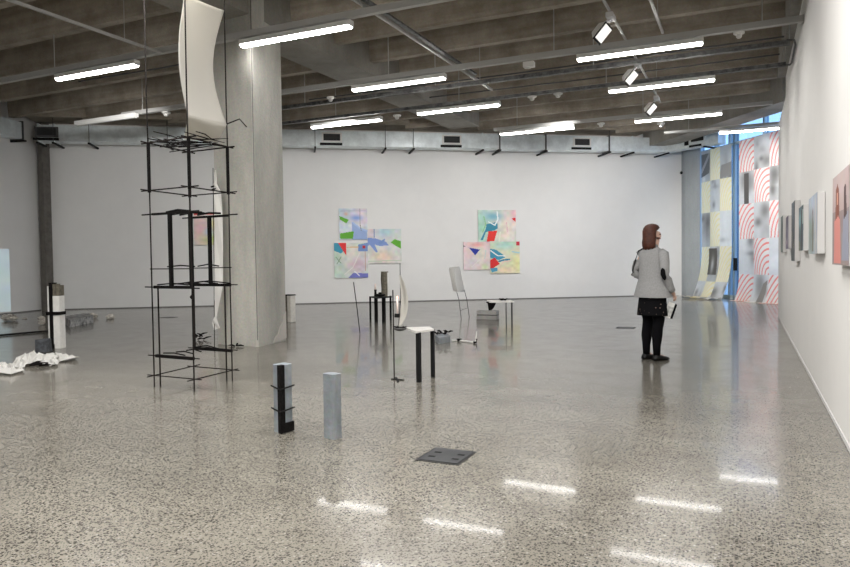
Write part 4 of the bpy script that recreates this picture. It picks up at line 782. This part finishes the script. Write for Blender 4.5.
for s in (-1, 1):
    lg = ch(0, (s*.085, 0, .84, .085), (s*.082, .01, .64, .072), (s*.082, .02, .46, .052), (s*.082, -.01, .32, .052), (s*.082, -.015, .09, .033), (s*.085, .05, .04, .035, .03), (s*.09, .12, .03, .03, .022))
    ar_ = [(s*.16, 0, 1.33, .028), (s*.215, -.03, 1.20, .034), (s*.235, -.045, 1.09, .036), (s*.235, .02, .97, .030), (s*.235, .085, .86, .022)] if s > 0 else [(s*.16, 0, 1.33, .028), (s*.22, -.02, 1.2, .034), (s*.24, -.04, 1.09, .036), (s*.19, .09, 1.03, .03), (s*.12, .17, .98, .022)]
    am = ch(sp_[2], *ar_); e = Vector(ar_[-1][:3]); d_ = (e-Vector(ar_[-2][:3])).normalized(); HND[s] = (e, d_)
    pal = ch(am[-1], (*(e+d_*.045), .024, .014), (*(e+d_*.08), .028, .012)); pc_ = e+d_*.08; sd_ = d_.cross(Vector((s, 0, .2))).normalized(); inw = Vector((-s, 0, 0))
    for k, ln in enumerate((.062, .07, .066, .052)):
        b0 = pc_+sd_*(k-1.5)*.017; ch(pal[1], (*(b0+d_*.01), .009), (*(b0+d_*ln*.55+inw*.006), .008), (*(b0+d_*ln*.85+inw*.025), .007))
    ch(pal[0], (*(e+d_*.05-sd_*.03+inw*.01), .010), (*(e+d_*.085-sd_*.042+inw*.025), .008))
skin_mesh('body', V_, E_, 'skin', wd_)
for s in (-1, 1): MB().loft([(*hv(s*.030, .088, z_), a_, a_*.8) for z_, a_ in ((1.555, .006), (1.561, .010), (1.567, .006))], 10).build('eye', 'darkf', wd_)
MB().loft([(*hv(0, .088, z_), a_, .012) for z_, a_ in ((1.504, .012), (1.509, .016), (1.514, .012))], 10).build('lips', mat('lips', (.5, .16, .14), .5), wd_)
for s in (-1, 1): MB().loft([(*hv(s*.080, .005, z_), a_, a_*1.5) for z_, a_ in ((1.525, .006), (1.55, .011), (1.575, .007))], 10).build('ear', 'skin', wd_)
# tights, shoes
for s in (-1, 1):
    MB().path([(s*.085, 0, .86), (s*.083, .01, .64), (s*.083, .02, .50), (s*.083, .0, .40), (s*.083, -.012, .31), (s*.083, -.018, .18), (s*.083, -.015, .07)], [.105, .092, .068, .062, .064, .047, .042], 14).build('tights_leg', 'tights', wd_, smooth=True)
    # low laced shoe: stations along the foot from heel to toe
    prof = [(-.075, .028, .05), (-.05, .038, .085), (-.01, .040, .095), (.04, .042, .075), (.10, .047, .055), (.15, .042, .042), (.185, .022, .03)]; ring_ = []; seg = 12; vs = []
    for yy, hw, hh in prof: vs += [(s*.088+hw*math.cos(a_), yy, max(.0, hh/2+hh/2*math.sin(a_))) for a_ in [2*PI*k/seg for k in range(seg)]]
    sh_ = MB().add(vs, [(i*seg+k, i*seg+(k+1) % seg, (i+1)*seg+(k+1) % seg, (i+1)*seg+k) for i in range(len(prof)-1) for k in range(seg)]+[tuple(range(seg))[::-1], tuple(range((len(prof)-1)*seg, len(prof)*seg))])
    so = sh_.build('shoe', 'leather', wd_, smooth=True); 
MB().loft([(0, 0, .90, .155, .115), (0, 0, .80, .18, .13), (0, 0, .68, .195, .145), (0, 0, .585, .205, .155), (0, 0, .56, .207, .157), (0, 0, .56, .195, .145), (0, 0, .70, .18, .13)], 28, cap=False).build('skirt', 'skirt', wd_, smooth=True)
# jacket: body and sleeves
jk = MB(); jk.loft([(0, .005, .785, .255, .185), (0, .005, .80, .255, .185), (0, .004, .90, .225, .165), (0, .002, 1.02, .185, .135), (0, 0, 1.14, .178, .128), (0, 0, 1.25, .188, .125), (0, -.002, 1.33, .180, .108), (0, -.005, 1.375, .135, .088), (0, -.006, 1.405, .075, .068), (0, -.004, 1.43, .062, .062), (0, -.004, 1.43, .052, .052), (0, 0, 1.36, .05, .05)], 32, cap=False)
for s in (-1, 1):
    pts = [(s*.135, 0, 1.335), (s*.175, -.005, 1.315), (s*.205, -.02, 1.22), (s*.228, -.04, 1.13), (s*.238, -.048, 1.08)]+([(s*.240, -.01, 1.01), (s*.238, .05, .90), (s*.236, .075, .865)] if s > 0 else [(s*.225, .02, 1.05), (s*.16, .12, 1.01), (s*.13, .155, .99)])
    jk.path(pts, [.055, .068, .062, .056, .055, .053, .046, .044], 16)
jk.build('jacket', 'jacket', wd_, smooth=True)
cl = MB(); cl.loft([(0, -.006, 1.385, .085, .075), (0, -.01, 1.43, .072, .070), (0, -.01, 1.435, .066, .064), (0, -.006, 1.40, .066, .06)], 24, cap=False); cl.build('collar', 'jacket', wd_, smooth=True)
ep = MB()
def patch(u, v):
    a_ = (u-.5)*2.2; k = (v-.5)*2; z = 1.075+k*.075; wv = math.sqrt(max(0, 1-k*k)); ang = -PI/2+.25+a_*.5*wv; cy = -.045-.0*k+(.035*max(0, -k)); return (.239+.062*math.cos(ang), cy+.060*math.sin(ang), z)
ep.grid(patch, 8, 12); o_ = ep.build('elbow_patch', 'darkf', wd_, smooth=True, thick=.004); o_['label'] = 'black oval elbow patch'
# hair
hr = MB(); rows = [(1.695, .012), (1.688, .05), (1.67, .082), (1.64, .105), (1.60, .117), (1.56, .120), (1.51, .120), (1.46, .118), (1.42, .112), (1.385, .100), (1.37, .06)]; seg = 32; vs = []
for zi, (z, rr_) in enumerate(rows):
    for k in range(seg):
        a_ = 2*PI*k/seg; fr_ = math.cos(a_-PI/2+.6)      # 1 at the front
        r_ = rr_*(1+.02*math.sin(k*5.3+zi)); 
        if z < 1.625 and fr_ > .45: r_ = .052 if z > 1.47 else .03
        if fr_ > .3: r_ = min(r_, .097)
        vs.append((r_*.90*math.cos(a_), -.005+r_*1.02*math.sin(a_)-(0 if z > 1.5 else .01), z+(.012*math.sin(k*2.1) if z < 1.4 else 0)))
hr.add(vs, [(i*seg+k, i*seg+(k+1) % seg, (i+1)*seg+(k+1) % seg, (i+1)*seg+k) for i in range(len(rows)-1) for k in range(seg)]+[tuple(range(seg)), tuple(range((len(rows)-1)*seg, len(rows)*seg))])
hr.build('hair', 'hair', wd_, smooth=True)
# leaflet in her right hand, bag strap on her left shoulder
Rw = Matrix.Rotation(-.62, 3, 'Z'); hp_ = wp+Rw @ (HND[1][0]+HND[1][1]*.13)+Vector((rt[0], rt[1], 0))*-.05+Vector((0, 0, -.06))
r = thing('leaflet', hp_, 'folded grey and white leaflet held in the woman\'s right hand', 'leaflet'); X_ = Vector((rt[0], rt[1], 0)); T_ = (Vector((0, 0, -1))+X_*-.35).normalized(); S_ = (X_+Vector((0, 0, -.35))).normalized(); D_ = Vector((fw[0], fw[1], 0))*.003
def card(a0, a1, b0, b1, dd): q = lambda a_, b_, d_: S_*a_+T_*b_+D_*d_; return MB().hexa([q(a0, b0, dd), q(a1, b0, dd), q(a1, b1, dd), q(a0, b1, dd), q(a0, b0, dd+1), q(a1, b0, dd+1), q(a1, b1, dd+1), q(a0, b1, dd+1)])
card(-.05, .06, -.02, .17, 0).build('cover', 'plast', r); card(.03, .058, -.018, .168, -.6).build('dark_edge', 'darkf', r); card(-.045, .028, .03, .15, -.8).build('printed_panel', mat('leaflet_print', (.55, .55, .53), .6, var=.4, vscale=25), r)
bp_ = wp.copy(); r = thing('shoulder_bag', bp_+Rw @ Vector((-.2, .12, .95)), 'small black shoulder bag on the woman\'s left side', 'bag', rz=-.62)
MB().path([(.08, -.12, .43), (.045, -.19, .39), (.01, -.205, .28), (-.02, -.225, .15), (-.05, -.15, .06)], .009, 6).build('strap', 'leather', r); MB().box(-.07, .05, -.03, .05, -.13, .06).build('pouch', 'leather', r, bevel=.015)

# ------------------------------------------------------------------ light
def area(name, loc, sx_, sy_, power, rot=(0, 0, 0), col_=(1, .98, .955)):
    l = bpy.data.lights.new(name, 'AREA'); l.shape = 'RECTANGLE'; l.size = sx_; l.size_y = sy_; l.energy = power; l.color = col_
    o_ = bpy.data.objects.new(name, l); COL.objects.link(o_); o_.location = loc; o_.rotation_euler = rot; return o_
# the battens on the rails behind and beside the viewer
for x, y in ((-1.5, 4.9), (-5.6, 4.9), (-1.5, 1.9), (-5.6, 1.9), (-1.5, -1.5), (-5.6, -1.5)): area('batten_lamp', (x, y, 4.4), 1.84, .11, 66)
def spot(loc, tgt, power, ang, col_=(1, .98, .955)):
    l = bpy.data.lights.new('spot_lamp', 'SPOT'); l.energy = power; l.spot_size = math.radians(ang); l.spot_blend = .9; l.shadow_soft_size = .08; l.color = col_
    o_ = bpy.data.objects.new('spot_lamp', l); COL.objects.link(o_); o_.location = loc; o_.rotation_euler = (Vector(tgt)-Vector(loc)).to_track_quat('-Z', 'Y').to_euler()
for y in (9.2, 11.6, 14.4): spot((-1.98, y, 4.3), (XR, y-.3, 1.5), 75, 80)
for x, y, s_, e_ in ((-7.8, 13.0, 5.6, 170), (-5.4, 14.6, 9.2, 190), (-3.6, 15.6, 12.4, 210), (-1.9, 17.2, 15.6, 210)): spot((x, y, 4.30), A+t*s_+Vector((0, 0, 1.9)), e_, 84)  # added wash lamps without fixtures, to brighten the back wall
spot((-10.6, 9.0, 4.2), A+t*1.2+Vector((0, 0, 1.5)), 210, 84)  # added lamp without a fixture, lifts the left end of the back wall
spot((-1.2, 18.3, 4.3), (.2, 21.4, 2.0), 340, 95)  # added lamp without a fixture, brightens the printed papers
for y, tg in ((9.2, (-5.4, 13.2, .8)), (11.8, (-3.4, 8.6, .3)), (11.8, (-6.8, 12.5, .8))): spot((-1.95, y, 4.3), tg, 130, 48)  # extra lamps near the spotlight heads, added to brighten the sculptures
# daylight
wld = bpy.data.worlds.new('world'); S.world = wld; wld.use_nodes = True; bgn = wld.node_tree.nodes['Background']; bgn.inputs[0].default_value = (.58, .76, 1.0, 1); bgn.inputs[1].default_value = 1.6
pc2 = PW-w*1.0; po = area('window_portal', (pc2.x-.12*t.x, pc2.y-.12*t.y, 2.7), 7.0, 5.3, 0); po.data.cycles.is_portal = True
po.rotation_euler = Vector(-t).to_track_quat('-Z', 'Z').to_euler()

S.view_settings.view_transform = 'Standard'; S.view_settings.look = 'None'; S.view_settings.gamma = 1; S.view_settings.exposure = 1.17; S.view_settings.use_curve_mapping = False
